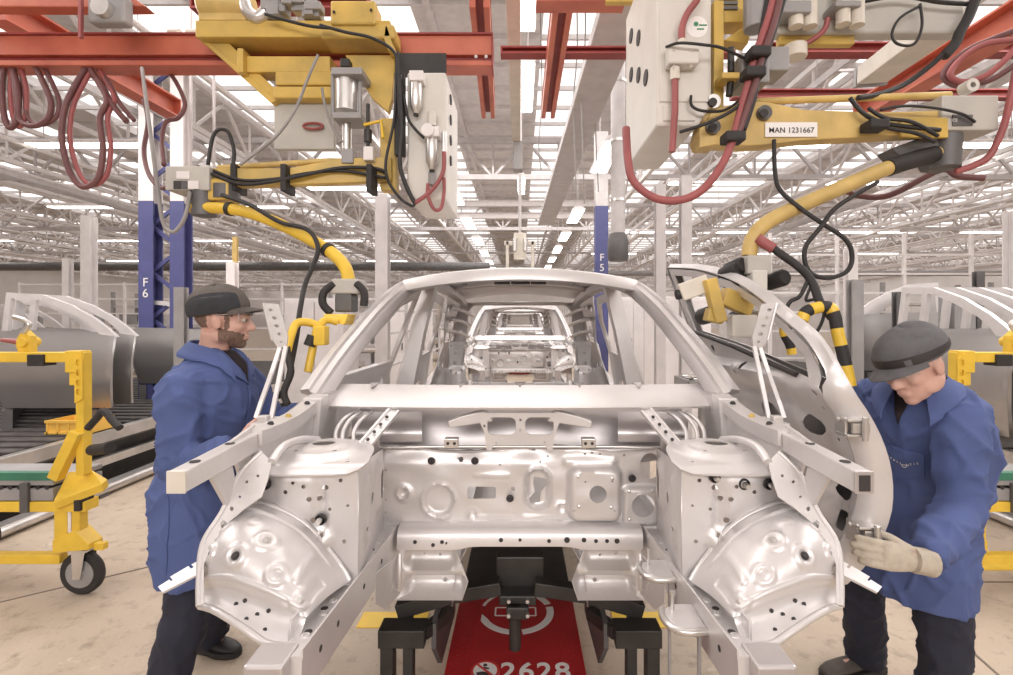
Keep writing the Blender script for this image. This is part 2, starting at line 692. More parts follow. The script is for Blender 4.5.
# thin sprinkler pipes and cable trays running the length of the hall
pm = MB()
pm.tube([(0, -6, 0), (0, 72, 0)], 0.045, 8)
p0 = pm.build('ceiling_pipe', WHITEP, smooth=40)
tag(p0, 'thin white pipe running lengthwise below the trusses', 'pipe', 'lengthwise ceiling pipes')
for i, (x, z) in enumerate([(-6.2, 4.9), (-8.9, 4.75), (-11.4, 4.95), (-14.8, 4.7), (-19, 4.9), (-24, 4.7), (4.6, 4.9), (6.9, 4.7), (9.6, 4.95), (12.6, 4.7), (17, 4.9), (22, 4.7), (-4.4, 5.0)]):
    o = p0 if i == 0 else dup(p0)
    o.location = (x, 0, z)
tm = MB()
for q in range(0, 60):
    tm.beam((-.15, q, 0), (.15, q, 0), .03, .03)
tm.beam((-.15, -1, 0), (-.15, 60, 0), .02, .09)
tm.beam((.15, -1, 0), (.15, 60, 0), .02, .09)
tray = tm.build('cable_tray', PALEP)
tag(tray, 'grey ladder cable tray hung lengthwise on the left', 'cable tray', 'cable trays under the roof')
tray.location = (-5.2, 0, 4.5)
for x, z, l in [(-9.9, 4.4, 'grey ladder cable tray far out on the left side'), (3.9, 4.6, 'grey ladder cable tray hung lengthwise on the right'), (8.4, 4.5, 'grey ladder cable tray above the right door racks')]:
    dup(tray, (x, 0, z), label=l)
# long dark cross duct
tag(MB().tube([(-30, 20, 3.72), (-1.2, 20, 3.72)], 0.17, 14).build('cross_duct', DGREY, smooth=40), 'dark grey duct crossing the hall left of the far aisle', 'duct')
tag(MB().tube([(-1.1, 26, 4.0), (26, 26, 4.0)], 0.14, 14).build('cross_duct', GREYP, smooth=40), 'grey duct crossing the hall right of the far aisle', 'duct')
bm_ = MB()
for z in (4.55, 4.9):
    bm_.ibeam((-2.4, 14.2, z), (2.6, 14.2, z), 0.12, 0.16)
tag(bm_.build('cross_beam', WHITEP), 'white double cross beam over the far aisle', 'beam')
# wide grey cable duct running back above the right of the aisle
gm = MB()
gm.beam((0.95, 3.6, 4.45), (0.72, 14, 4.3), 0.42, 0.12)
tag(gm.build('cable_duct', PALEP, bevel=.01), 'wide grey cable duct slanting back over the aisle', 'duct')

# ---- strip lights
def strip_light(L, wd, label, group):
    r = thing('strip_light', (0, 0, 0), label, 'lamp', group)
    h = MB()
    h.prof([(-wd / 2, 0), (wd / 2, 0), (wd / 2, .035), (wd / 4, .09), (-wd / 4, .09), (-wd / 2, .035)], (0, -L / 2, 0), (0, L / 2, 0))
    h.build('housing', WHITEP, r)
    for s in (-L / 2.6, L / 2.6):
        MB().cyl((0, s, .09), (0, s, 2.36), .008, 6).build('hanger_rod', PALEP, r)
    MB().bb(-wd * .42, wd * .42, -L * .48, L * .48, -.012, 0.0).build('diffuser', LAMP, r)
    return r


la = strip_light(1.75, 0.34, 'lit strip light in the row left of the far aisle', 'left aisle strip lights')
la.location = (-1.5, 11.3, 4.4)
for i in range(1, 8):
    dup(la, (-1.5, 11.3 + i * 3.3, 4.4))
lb = dup(la, (1.5, 8.7, 4.42), label='nearest and largest lit strip light on the right of the aisle')
lb['group'] = 'right aisle strip lights'
for i in range(1, 8):
    o = dup(la, (1.5, 10.3 + i * 3.3, 4.4), label='lit strip light in the row right of the far aisle', group='right aisle strip lights')
lc = strip_light(1.35, 0.16, 'narrow lit strip light beside the cream overhead track', 'centre strip lights')
lc.location = (0.09, 6.1, 4.42)
dup(lc, (0.07, 4.2, 4.42))
dup(lc, (0.03, 10.53, 4.42), label='small narrow strip light beyond the end of the cream track')
ld = strip_light(2.2, 0.3, 'lit strip light far out under the left trusses', 'left bay strip lights')
ld.location = (-4.0, 12, 4.75)
ld.rotation_euler = (0, 0, PI / 2)
for x in (-8, -12.5, -17, -22):
    for y in (9, 14, 20, 27):
        dup(ld, (x + y * .03, y, 4.75))
for x in (4.5, 8, 12.5, 17):
    for y in (9, 11.5, 18, 24):
        dup(ld, (x, y, 4.75), label='lit strip light far out under the right trusses', group='right bay strip lights')

# ---- columns
def lattice_column(x, y, wd, zb, label, txt=None):
    r = thing('lattice_column', (x, y, 0), label, 'column')
    up, lo, br = MB(), MB(), MB()
    for s in (-1, 1):
        up.ibeam((x + s * wd / 2, y, zb), (x + s * wd / 2, y, 5.3), 0.18, 0.2, 0.02, (0, 1, 0))
        lo.ibeam((x + s * wd / 2, y, 0), (x + s * wd / 2, y, zb), 0.19, 0.2, 0.02, (0, 1, 0))
    lo.bb(x - wd / 2 - .1, x - wd / 2 + .1, y - .11, y - .095, 0, zb)
    up.bb(x - wd / 2 - .1, x - wd / 2 + .1, y - .11, y - .095, zb, 5.3)
    n = 16
    for i in range(n):
        z0, z1 = i * 5.2 / n, (i + 1) * 5.2 / n
        s = 1 if i % 2 else -1
        br.beam((x - s * wd / 2, y, z0), (x + s * wd / 2, y, z1), .05, .03, (0, 1, 0))
    up.build('upper_shaft', WHITEP, r)
    lo.build('lower_shaft', BLUEC, r)
    br.build('lacing', BLUEC, r)
    if txt:
        for k, ch in enumerate(txt):
            text_mesh(ch, 0.17, frameM((x - wd / 2, y - .115, 2.12 - .15 * k), (1, 0, 0), (0, 0, 1)), WHITEL, 'lettering', r, .001, .0)
    return r


lattice_column(-4.95, 7.0, 0.42, 3.25, 'blue and white lattice column lettered F6 behind the door racks', 'F6')
r = thing('column', (1.60, 9.9, 0), 'slim blue and white column right of the aisle above the roof', 'column')
MB().bb(1.48, 1.73, 9.8, 10, 3.84, 5.3).build('upper_shaft', PALEP, r)
MB().bb(1.48, 1.73, 9.8, 10, 0, 3.84).build('lower_shaft', BLUEC, r)
for k, ch in enumerate('F5'):
    text_mesh(ch, 0.2, frameM((1.605, 9.79, 2.82 - .2 * k), (1, 0, 0), (0, 0, 1)), WHITEL, 'lettering', r, .001, .0)
r = thing('ventilation_duct', (1.49, 7.6, 0), 'round grey ventilation pipe beside the slim blue column', 'duct')
MB().tube([(1.49, 7.6, 2.85), (1.49, 7.6, 6.8)], .11, 16).build('pipe', PALEP, r, smooth=40)
MB().lathe([(.14, 0), (.16, .04), (.16, .3), (.12, .42), (.09, .42)], (1.49, 7.6, 2.5)).build('nozzle', DGREY, r, smooth=40)
for z in (3.4, 4.3, 5.2):
    MB().lathe([(.11, 0), (.125, 0), (.125, .04), (.11, .04)], (1.49, 7.6, z)).build('joint_ring', ALU, r, smooth=40)
for x, y, wd, h, m_, lb_ in [
    (-1.92, 7, .17, 3.35, PALEP, 'grey steel post behind the left end of the roof'),
    (1.65, 5.9, .11, 3.2, PALEP, 'grey post behind the rear right of the near car'),
    (1.95, 5.9, .12, 3.3, PALEP, 'second grey post right of the near car by the white cabinet'),
    (-8.1, 9.4, .18, 3.55, WHITEP, 'white column standing behind the left door racks'),
    (-8.5, 9.4, .12, 2.75, WHITEP, 'second white column close to the left rack column'),
    (8.1, 8.2, .2, 3.4, WHITEP, 'white column at the far right edge'),
    (5.95, 9.0, .16, 2.9, WHITEP, 'white column above the striped grip handle'),
        (-3.45, 6.0, .10, 2.3, WHITEP, 'short white post behind the near worker in the dark cap')]:
    c = MB().ibeam((x, y, 0), (x, y, h), wd, wd, .015, (0, 1, 0))
    tag(c.build('steel_post', m_), lb_, 'post')
# ================================================================ CAR BODIES
def xo(z):
    """door section: lateral position of the outer skin at height z"""
    return 1.11 - 1.3 * (z - 1.1) ** 2 if z < 1.41 else 0.985 - 0.30 * (z - 1.41)


def front_door_parts(root, dx=0.0, s=1):
    """front door: (y,z) side outline bent over xo(z); s mirrors it"""
    top = sp2([(1.485, 1.425), (1.55, 1.558), (1.667, 1.637), (1.80, 1.72), (1.98, 1.795), (2.3, 1.868), (2.72, 1.918)], 5, False)
    out = [(1.56, .79), (1.53, .81), (1.505, .90), (1.49, 1.05), (1.487, 1.2)] + top + [(2.74, 1.88), (2.68, 1.62), (2.64, 1.5), (2.66, 1.1), (2.62, .80)]
    win = [(1.60, 1.432), (1.615, 1.50), (1.71, 1.588), (1.86, 1.675), (2.07, 1.755), (2.38, 1.82), (2.63, 1.85), (2.60, 1.66), (2.565, 1.56), (2.1, 1.51), (1.72, 1.448)]
    out = dense(out[::-1], .035)
    m = sheet(out, [win], .06, lambda y, z: V((s * (xo(z) + dx), y, z)))
    m.build('outer_skin', SKIN_PANEL, root, smooth=40, solid=.004)
    inn = [(1.565, .83), (1.54, .95), (1.535, 1.15), (1.53, 1.41), (1.58, 1.535), (1.69, 1.612), (1.82, 1.695), (2.0, 1.772), (2.32, 1.845), (2.70, 1.892),
           (2.65, 1.62), (2.615, 1.5), (2.63, 1.1), (2.59, .83)][::-1]
    inn = dense(inn, .03)
    holes = [win, rrect(1.86, 2.0, 1.14, 1.3, .05), circ(1.66, 1.27, .035), rrect(2.15, 2.36, 1.0, 1.2, .06), circ(1.63, 1.06, .03), circ(1.95, .98, .018, 8),
             circ(1.73, 1.2, .013, 8), circ(1.73, 1.16, .013, 8), circ(1.77, 1.2, .01, 8), circ(1.57, 1.39, .010, 8), circ(2.05, 1.43, .016, 8), circ(2.4, 1.48, .018, 8),
             circ(2.1, 1.4, .01, 8), circ(1.58, 1.34, .006, 6), circ(1.58, 1.24, .006, 6), circ(1.58, 1.14, .006, 6), circ(1.58, 1.0, .006, 6), circ(1.6, .9, .012, 8),
             rrect(1.595, 1.64, .94, 1.0, .012), circ(2.46, 1.2, .02, 8), circ(2.5, .95, .03, 8), circ(1.8, .93, .03), circ(2.2, .9, .02, 8)]

    def fi(y, z):
        d = .075 - .038 * sst((z - 1.40) / .06)
        d += .03 * b_rect(y, z, 2.0, 1.12, .33, .19, .08, .05)
        d += .018 * b_rect(y, z, 2.15, 1.40, .40, .035, .02, .03)
        d += .02 * b_rect(y, z, 2.42, 1.05, .10, .2, .05, .04)
        d -= .03 * b_rect(y, z, 1.62, 1.0, .045, .17, .03, .04)
        d += .015 * b_rect(y, z, 1.68, 1.3, .05, .1, .03, .03)
        d += .02 * b_rect(y, z, 2.0, .87, .4, .03, .02, .03)
        return V((s * (xo(z) + dx - d), y, z))
    sheet(inn, holes, .028, fi).build('inner_panel', STEEL, root, smooth=50, solid=.003)
    n = len(out)
    # rim between skin and inner panel
    rim = MB()
    c = V((2.1, 1.25))
    k = []
    for y, z in out:
        g = 1 - .5 * sst((z - 1.40) / .06)
        k.append([V((s * (xo(z) + dx), y, z)), V((s * (xo(z) + dx - .03 * g), y, z)),
                  V((s * (xo(z) + dx - .06 * g), y + (c[0] - y) * .03, z + (c[1] - z) * .03)), V((s * (xo(z) + dx - .075 * g), y + (c[0] - y) * .07 * g, z + (c[1] - z) * .06 * g))])
    k.append(k[0])
    rim.loft(k, False, False)
    rim.build('rim_flange', STEEL, root, smooth=50, solid=.004)
    st = MB()
    pts = [V((s * (xo(z) + dx - .06), y, z)) for y, z in ((1.66, 1.435), (2.1, 1.505), (2.57, 1.56))]
    st.tube(pts, .010, 6)
    st.build('belt_seal', HOLE, root)
    for z in (1.30, .985):
        h = MB()
        x = s * (xo(z) + dx - .05)
        for q in (-.022, .022):
            h.box((x - s * .02, 1.49, z + q), (.06, .06, .008))
        h.box((x - s * .045, 1.50, z), (.008, .05, .06))
        h.box((x - s * .01, 1.465, z), (.05, .012, .03))
        h.cyl((x - s * .005, 1.452, z - .035), (x - s * .005, 1.452, z + .035), .009)
        h.cyl((x - s * .05, 1.50, z + .02), (x - s * .06, 1.50, z + .02), .008, 6)
        h.build('hinge', ALU, root, bevel=.002)


def car_body():
    r = thing('car_shell', (0, 2.9, 0.44), 'bare silver steel car body nearest the camera, between the two workers', 'car body')

    def both(mb, name, m=STEEL, **k):
        """the right-hand part and its mirror twin"""
        return mb.build(name, m, r, **k), mb.mirror().build(name, m, r, **k)

    def Q(px, py, y):      # a point seen on the left half, moved to +X
        return P(1040 - px, py, y)
    # --- front rails
    m = MB()
    pr = [(-.0275, -.047), (.0275, -.047), (.0275, .047), (-.0275, .047)]
    a, b = V((.478, 1.03, .875)), V((.478, 1.86, .80))
    m.prof(pr, a, b)
    m.beam((.507, 1.10, .931), (.507, 1.84, .862), .006, .05)
    m.beam((.4495, 1.03, .929), (.4495, 1.84, .854), .004, .02)
    for t in (.1, .22, .3, .42, .6, .8):
        q = a.lerp(b, t)
        m.lathe([(.012, 0), (.010, .003), (.004, .003), (.004, -.01)], (q.x, q.y, q.z + .047), n=10)
    rr = both(m, 'front_rail', smooth=30)
    for rail, s in zip(rr, (1, -1)):
        e = MB()
        e.bb(s * .474, s * .556, 1.0, 1.078, .785, .925)
        e.build('rail_end_block', STEELD, rail, bevel=.006)
        hm = MB()
        for t, u in ((.12, .0), (.25, .006), (.5, -.004), (.72, .004)):
            q = a.lerp(b, t)
            hm.cyl((s * (q.x + u), q.y, q.z + .046), (s * (q.x + u), q.y, q.z + .0482), .009, 10)
            hm.cyl((s * .451, q.y, q.z + .01), (s * .4495, q.y, q.z + .01), .008, 8)
        hm.build('access_hole', HOLE, rail)
    # little gusset bracket under each rail, just ahead of the firewall
    m = MB()
    sheet([(1.55, .83), (1.68, .83), (1.68, .70), (1.60, .69), (1.55, .74)], [circ(1.64, .73, .006, 8), circ(1.66, .745, .006, 8), circ(1.63, .75, .006, 8), circ(1.66, .72, .006, 8)], None, lambda y, z: V((.45 + (y - 1.55) * -.35, y, z)), m)
    both(m, 'rail_gusset', solid=.006)
    m = MB()
    m.tube(spline([(.40, 1.66, .84), (.395, 1.64, .78), (.40, 1.66, .72)], 5), .007)
    both(m, 'gusset_flange', smooth=40)
    # tie-down tabs and straps on the inner side of the left-hand rail of the car
    for y in (1.50, 1.26):
        t = MB()
        z = .865
        t.poly([(.45, y - .06, z), (.45, y + .05, z), (.405, y + .05, z), (.375, y + .03, z), (.365, y, z), (.375, y - .04, z), (.40, y - .06, z)], (0, 0, .01))
        tb = t.build('tie_down_tab', STEEL, r, bevel=.003)
        MB().tube(spline([(.45, y - .06, z + .005), (.40, y - .062, z + .004), (.37, y - .042, z + .004), (.36, y, z + .004), (.37, y + .035, z + .004)], 5), .009).build('rolled_edge', ALU, tb, smooth=60)
        MB().lathe([(.005, 0), (.005, .04), (.008, .04), (.008, .048), (0, .048)], (.39, y + .02, z + .01), n=8).build('stud', ALU, tb)
        MB().bb(.43, .437, y - .055, y - .045, z - .36, z).build('hanging_strap', GREYP, tb)
    # --- firewall
    k = 1.85 / 500

    def fx(px):
        return (px - 520) * k

    def fz(py):
        return H - (py - Y0) * k

    def C(px, py, rp, n=12, ry=None):
        return circ(fx(px), fz(py), rp * k, n, ry * k if ry else None)
    out = [(fx(383), fz(526)), (fx(657), fz(526)), (fx(672), fz(448)), (fx(368), fz(448))]
    hol = [rrect(fx(467.5), fx(496), fz(498.5), fz(486.5), .008), [(fx(a_), fz(b_)) for a_, b_ in ((534, 477), (546, 479), (547, 485), (541, 492), (540, 502), (530, 503), (529, 498), (535, 492), (533, 484))],
           C(596, 490, 8.5, 16), C(642, 504, 11.5, 18), C(650, 466, 10.5, 18, 13), rrect(fx(511), fx(515), fz(491), fz(487), .003),
           C(461, 460, 2.5, 8)]
    rnd = random.Random(4)
    for px in range(392, 650, 14):
        hol.append(C(px + rnd.uniform(-3, 3), 521.5, .9, 6))
    for a_, b_ in ((386, 470), (386, 485), (386, 500), (386, 512), (585, 454), (592, 453), (600, 454), (624, 455), (548, 457), (540, 462), (500, 465), (573, 506), (612, 506), (584, 478), (610, 477)):
        hol.append(C(a_, b_, 1.1, 6))

    def ff(x, z):
        px, py = x / k + 520, (H - z) / k + Y0
        d = 0
        d -= .045 * b_rect(px, py, 594, 492, 25, 26, 9, 6)
        d -= .012 * b_rect(px, py, 538, 488, 13, 21, 12, 4) - .02 * b_rect(px, py, 538, 488, 10, 18, 9, 4)
        d += .012 * b_circ(px, py, 439, 500, 14.5, 4)
        d -= .008 * (b_circ(px, py, 439, 501, 18, 4) - b_circ(px, py, 439, 500, 15, 4))
        d -= .008 * b_circ(px, py, 404, 493, 8, 4) - .016 * b_circ(px, py, 404, 493, 4.5, 4)
        d -= .006 * b_rect(px, py, 492, 475, 18, 1.2, 1, 3)
        d -= .006 * b_rect(px, py, 496, 517.5, 18, 1.2, 1, 3)
        d -= .006 * b_rect(px, py, 543, 517.5, 20, 1.2, 1, 3)
        d -= .007 * b_circ(px, py, 473, 514, 6, 3) - .01 * b_circ(px, py, 473, 514, 4, 3)
        d -= .008 * b_circ(px, py, 562, 508, 6, 3) - .014 * b_circ(px, py, 562, 508, 4.5, 3)
        d -= .018 * b_rect(px, py, 640, 505, 17, 18, 3, 3)
        d += .02 * sst((466 - py) / 16) * sst((560 - px) / 60 + .5)
        d -= .012 * b_rect(px, py, 590, 462, 26, 3.5, 3, 7)
        d += .006 * math.sin(px * .11) * math.sin(py * .2) * .5
        return V((x, 1.85 + d, z))
    sheet(out, hol, .0085, ff).build('firewall', STEEL, r, smooth=60, solid=.003)
    for px, py in ((431.5, 460.5), (475, 460.5), (510, 498), (632, 478), (447, 541)):
        g = MB()
        q = P(px, py, 1.84 if py < 500 or px > 500 else 1.79)
        g.lathe([(.013, 0), (.014, .006), (.009, .010), (.004, .010), (.003, .022), (0, .022)], q, (0, -1, 0), 12)
        g.build('grommet', HOLE, r)
    for a_, b_ in ((578, 476), (612, 478), (579, 506), (611, 507), (629, 491), (652, 491), (629, 519)):
        MB().lathe([(.006, 0), (.006, .008), (0, .010)], P(a_, b_, 1.808), (0, -1, 0), 8).build('weld_stud', ALU, r)
    # --- crossmember below the firewall
    m = MB()
    n = 24
    top, bot = [], []
    rings = []
    for i in range(n + 1):
        px = 397 + 238 * i / n
        x = (px - 516) * 1.8 / 500 * 1.02
        up = .012 * sst((abs(px - 516) - 45) / 18)
        z1, z0 = .872, .788 + .012 - up
        rings.append([V((x, 1.80, z0)), V((x, 1.775, z0 + .012)), V((x, 1.775, .845)), V((x, 1.785, .86)), V((x, 1.80, z1)), V((x, 1.86, z1 + .004)), V((x, 1.86, z0))])
    m.loft(rings)
    for px in (415, 434, 441, 500, 521, 530, 568, 583, 594, 602, 618):
        pass
    cm = m.build('dash_crossmember', STEEL, r, smooth=40)
    hm = MB()
    for px, py, rr_ in ((415, 542, 2), (433, 545, 2), (442, 542, 2), (501, 540, 2.2), (520, 540, 1.6), (549, 541, 2), (567, 540, 3), (584, 540, 2.4), (596, 541, 2), (607, 541, 2), (617, 541, 2.6)):
        q = P(px, py, 1.774)
        hm.cyl(q, q + V((0, -.0015, 0)), rr_ * .0036, 8)
    hm.build('access_hole', HOLE, cm)
    # --- toe boards and tunnel mouth
    m = MB()
    for s in (1, -1):
        def ft(x, z):
            d = .05 * (.79 - z) / .2
            d -= .035 * b_rect(x, z, s * .33, .735, .09, .028, .015, .02)
            d -= .05 * b_rect(x, z, s * .31, .645, .11, .03, .02, .02)
            return V((x, 1.84 - d + .02, z))
        o = [(s * .25, .80), (s * .45, .80), (s * .45, .60), (s * .21, .60), (s * .19, .66)]
        t = sheet(o, [circ(s * .30, .735, .006, 8), circ(s * .36, .74, .006, 8), circ(s * .28, .645, .008, 8)], .016, ft)
        t.build('toe_board', STEEL, r, smooth=60, solid=.003)
    def tn(u, v):
        a_ = PI * u
        w_ = .25 + .03 * v
        return V((-w_ * math.cos(a_), 1.84 + v * 2.6, .56 + .26 * min(1, 1.35 * math.sin(a_))))
    MB().grid(tn, 18, 6).build('tunnel', STEELD, r, smooth=60, solid=.003)
    MB().add([(-.76, 1.93, .58), (-.26, 1.93, .58), (-.26, 4.7, .58), (-.76, 4.7, .58), (.26, 1.93, .58), (.76, 1.93, .58), (.76, 4.7, .58), (.26, 4.7, .58)], [(0, 1, 2, 3), (4, 5, 6, 7)]).build('floor_pan', STEELD, r, solid=.004)
    # --- plenum trough and bracket behind the firewall top
    def pl(u, v):
        x = -.66 + 1.32 * u
        if v < .2:
            y, z = 1.84 + v * .2, 1.143 - v * .02
        else:
            t = (v - .2) / .8
            y = 1.88 + .22 * t
            z = 1.139 - .07 * math.sin(PI * min(1, t * 1.5)) + .13 * sst((t - .45) / .5)
        return V((x, y, z + .012 * math.sin(u * 14)))
    MB().grid(pl, 40, 16).build('plenum_trough', STEELD, r, smooth=60, solid=.003)
    MB().tube([P(368, 448, 1.84), P(440, 446.5, 1.835), P(600, 446.5, 1.835), P(672, 448, 1.84)], .006, 6).build('plenum_lip', ALU, r, smooth=60)
    kk = 1.86 / 500
    bx = lambda px: (px - 520) * kk
    bz = lambda py: H - (py - Y0) * kk
    o = [(bx(a_), bz(b_)) for a_, b_ in ((476, 411), (563, 411), (555, 430), (552, 448), (547, 448), (545, 443), (494, 443), (492, 448), (487, 448), (485, 430))]
    hs = [rrect(bx(488), bx(516), bz(433), bz(415.5), .022), rrect(bx(525), bx(553), bz(433), bz(415.5), .022)]
    hs += [circ(bx(a_), bz(b_), .005, 8) for a_, b_ in ((520.5, 418), (520.5, 428), (485, 424), (497, 440), (544, 440))]
    sheet(o, hs, None, lambda x, z: V((x, 1.83, z))).build('plenum_bracket', STEEL, r, solid=.008)
    for s in (1, -1):
        t = MB()
        t.poly([(s * .10, 1.83, 1.245), (s * .26, 1.83, 1.22), (s * .265, 1.83, 1.245), (s * .22, 1.83, 1.262), (s * .13, 1.83, 1.285)], (0, .05, 0))
        t.build('bracket_arm', STEEL, r, bevel=.004)
        t = MB()
        t.bb(s * .225, s * .275, 1.815, 1.85, 1.15, 1.185)
        tt = t.build('sensor_tab', ALU, r, bevel=.003)
        hm = MB()
        for q in (.238, .262):
            hm.cyl((s * q, 1.8145, 1.168), (s * q, 1.8135, 1.168), .006, 8)
        hm.build('tab_hole', HOLE, tt)
    # inner ribs either side of the plenum
    m = MB()
    for px in (340, 347, 358):
        m.tube(spline([Q(px + 14, 412, 1.83), Q(px + 3, 420, 1.78), Q(px - 4, 432, 1.73), Q(px - 4, 446, 1.68)], 5), .007)
    both(m, 'plenum_rib', smooth=60)
    m = MB()
    def dp(u, v):
        return Q(352 + 70 * u, 412 + 30 * v, 1.98 - .12 * v - .05 * math.sin(v * PI))
    m.grid(dp, 8, 8)
    both(m, 'plenum_end_panel', STEELD, smooth=60, solid=.003)
    # --- cowl panel under the windscreen
    m = MB()
    rings = []
    for i in range(33):
        t = -1 + i / 16
        bow = .045 * t * t
        x0, x1 = .713 * t, .722 * t
        rings.append([V((x1, 1.785 + bow, 1.295)), V((x1, 1.78 + bow, 1.303)), V((x0, 1.80 + bow, 1.318)), V((x0, 1.92 + bow, 1.366)), V((x0, 1.945 + bow, 1.362)), V((x0, 1.945 + bow, 1.354)), V((x1, 1.80 + bow, 1.295))])
    m.loft(rings)
    cp = m.build('cowl_panel', STEEL, r, smooth=30)
    for px in (371, 460, 520, 580, 640):
        t = MB()
        c = (px - 520) * 1.9 / 500
        t.poly([(c - .018, 1.955, 1.366), (c + .018, 1.955, 1.366), (c, 1.90, 1.358)], (0, 0, .006))
        t.build('locating_notch', STEELD, cp)
    m = MB()
    m.bb(.69, .735, 1.80, 1.90, 1.29, 1.35)
    both(m, 'cowl_end_bracket', STEELD, bevel=.006)
    # diagonal cowl braces
    m = MB()
    a, b = Q(394, 410, 1.80), Q(357, 454, 1.60)
    m.prof([(-.022, -.006), (.022, -.006), (.022, .006), (.014, .006), (.010, .0), (-.010, .0), (-.014, .006), (-.022, .006)], a, b, (0, -1, 1))
    for bb_ in both(m, 'cowl_brace'):
        s = 1 if bb_.data.vertices[0].co.x > 0 else -1
        hm = MB()
        for t in (.2, .38, .55, .72, .88):
            q = a.lerp(b, t)
            q.x *= s
            hm.cyl(q + V((0, -.004, .004)), q + V((0, -.006, .006)), .006, 8)
        hm.build('brace_hole', HOLE, bb_)
    # --- strut towers
    m = MB()
    of = [(.452, 1.205), (.71, 1.212), (.735, 1.15), (.735, 1.07), (.69, 1.0), (.59, .85), (.452, .86)]
    hs = [circ(a_, b_, c_, 8) for a_, b_, c_ in ((.50, 1.17, .006), (.54, 1.15, .007), (.56, 1.12, .007), (.585, 1.12, .007), (.60, 1.155, .006), (.63, 1.165, .005), (.575, 1.06, .009), (.55, 1.02, .006), (.65, 1.14, .006), (.49, 1.0, .006), (.48, 1.1, .004), (.53, 1.09, .005))]

    def fw(x, z):
        d = .02 * b_circ(x, z, .555, 1.0, .028, .02) - .012 * b_rect(x, z, .55, 1.03, .004, .14, .004, .01)
        d += .008 * b_rect(x, z, .625, 1.12, .05, .06, .02, .02)
        return V((x, 1.395 - d, z))
    sheet(of, hs, .014, fw, m)
    tw = both(m, 'strut_tower', smooth=60, solid=.003)
    m = MB()
    o = [(1.395, 1.205), (1.85, 1.143), (1.85, .84), (1.395, .88)]
    hs = [circ(1.62, 1.04, .02), rrect(1.70, 1.76, 1.0, 1.1, .03), circ(1.8, 1.1, .008, 8), circ(1.48, 1.0, .008, 8), circ(1.55, 1.13, .01, 8), circ(1.82, .95, .006, 8), circ(1.78, .93, .006, 8)]

    def fs(y, z):
        d = .015 * b_rect(y, z, 1.73, 1.05, .05, .08, .04, .02) + .012 * b_rect(y, z, 1.5, 1.05, .03, .1, .02, .02)
        return V((.452 + (y - 1.395) * .12 - d, y, z))
    sheet(o, hs, .02, fs, m)
    both(m, 'strut_tower_side', smooth=60, solid=.003)
    m = MB()
    m.loft([[V((.745, 1.40, z)), V((.755, 1.60, z)), V((.745, 1.74, z))] for z in (.80, 1.0, 1.2)], False, False)
    m.loft([[V((.745, 1.72, z)), V((.50, 1.78, z))] for z in (.80, 1.2)], False, False)
    both(m, 'tower_outer_wall', STEELD, solid=.004)  # unseen closing panel added to keep light out behind the tower holes
    m = MB()
    ot = sp2([(.445, 1.385), (.60, 1.36), (.74, 1.375), (.765, 1.43), (.74, 1.56), (.66, 1.66), (.55, 1.68), (.47, 1.60), (.44, 1.47)], 4)

    def fz2(x, y):
        d = math.hypot((x - .60), (y - 1.53))
        z = 1.213 + .018 * sst((.125 - d) / .03) + .008 * sst((.075 - d) / .02)
        z -= .02 * sst((1.40 - y) / .03)
        return V((x, y, z))
    sheet(ot, [circ(.60, 1.53, .035, 14, .03), circ(.545, 1.47, .007, 8), circ(.66, 1.47, .007, 8), circ(.60, 1.61, .007, 8), circ(.70, 1.42, .008, 8), circ(.49, 1.42, .006, 8)], .014, fz2, m)
    both(m, 'strut_mount', smooth=60, solid=.004)
    m = MB()
    m.tube(spline([Q(272, 462, 1.36), Q(283, 447, 1.42), Q(300, 440, 1.5), Q(318, 440, 1.58)], 6), .012)
    both(m, 'tower_bead', smooth=60)
    for s in (1, -1):
        for px, py in ((714.5, 477), (744, 484), (769, 484)) if s == 1 else ((265.5, 484), (321, 519)):
            q = P(px, py, 1.388)
            g = MB().lathe([(.016, 0), (.016, .004), (.012, .008), (.012, 0)], q, (0, -1, 0), 14)
            gg = g.build('stud_washer', HOLE, r)
            MB().lathe([(.008, 0), (.008, .02), (.006, .026), (0, .026)], q, (0, -1, 0), 10).build('stud', ALU, gg, smooth=40)
    # --- wheelhouses: the bulging inner arch ahead of each tower
    m = MB()
    A = spline([Q(206, 556, 1.33), Q(213, 540, 1.36), Q(228, 519, 1.38), Q(251, 505, 1.39), Q(275, 508, 1.39), Q(309, 527, 1.39), Q(339, 564, 1.39), Q(350, 582, 1.38)], 5)
    B = spline([Q(200, 582, 1.22), Q(207, 584, 1.21), Q(218, 587, 1.20), Q(235, 590, 1.18), Q(256, 598, 1.165), Q(278, 606, 1.15), Q(299, 615, 1.14), Q(306, 618, 1.14)], 5)
    nA = len(A) - 1
    NU, NV = 90, 50

    FEAT = []

    def wh(u, v):
        f = u * nA
        i = min(int(f), nA - 1)
        a_ = A[i].lerp(A[i + 1], f - i)
        b_ = B[i].lerp(B[i + 1], f - i)
        q = a_.lerp(b_, v)
        e = math.sin(PI * v) ** .8 * (math.sin(PI * min(1, max(0, u * .92 + .04))) ** .6)
        q = q + V((0, -.055, .045)) * e
        d = 0
        for cq, rr_, dd in FEAT:
            dist = (q - cq).length
            if dist < rr_ + .01:
                d += dd * sst((rr_ - dist) / .010)
        d += .012 * b_rect(u, v, .56, .13, .3, .018, .018, .03)
        d += .010 * b_rect(u, v, .79, .45, .010, .24, .01, .02)
        d += .012 * b_rect(u, v, .5, .90, .4, .012, .01, .03)
        d -= .012 * b_rect(u, v, .88, .62, .03, .2, .03, .04)
        return q + V((0, -.8, .6)) * d
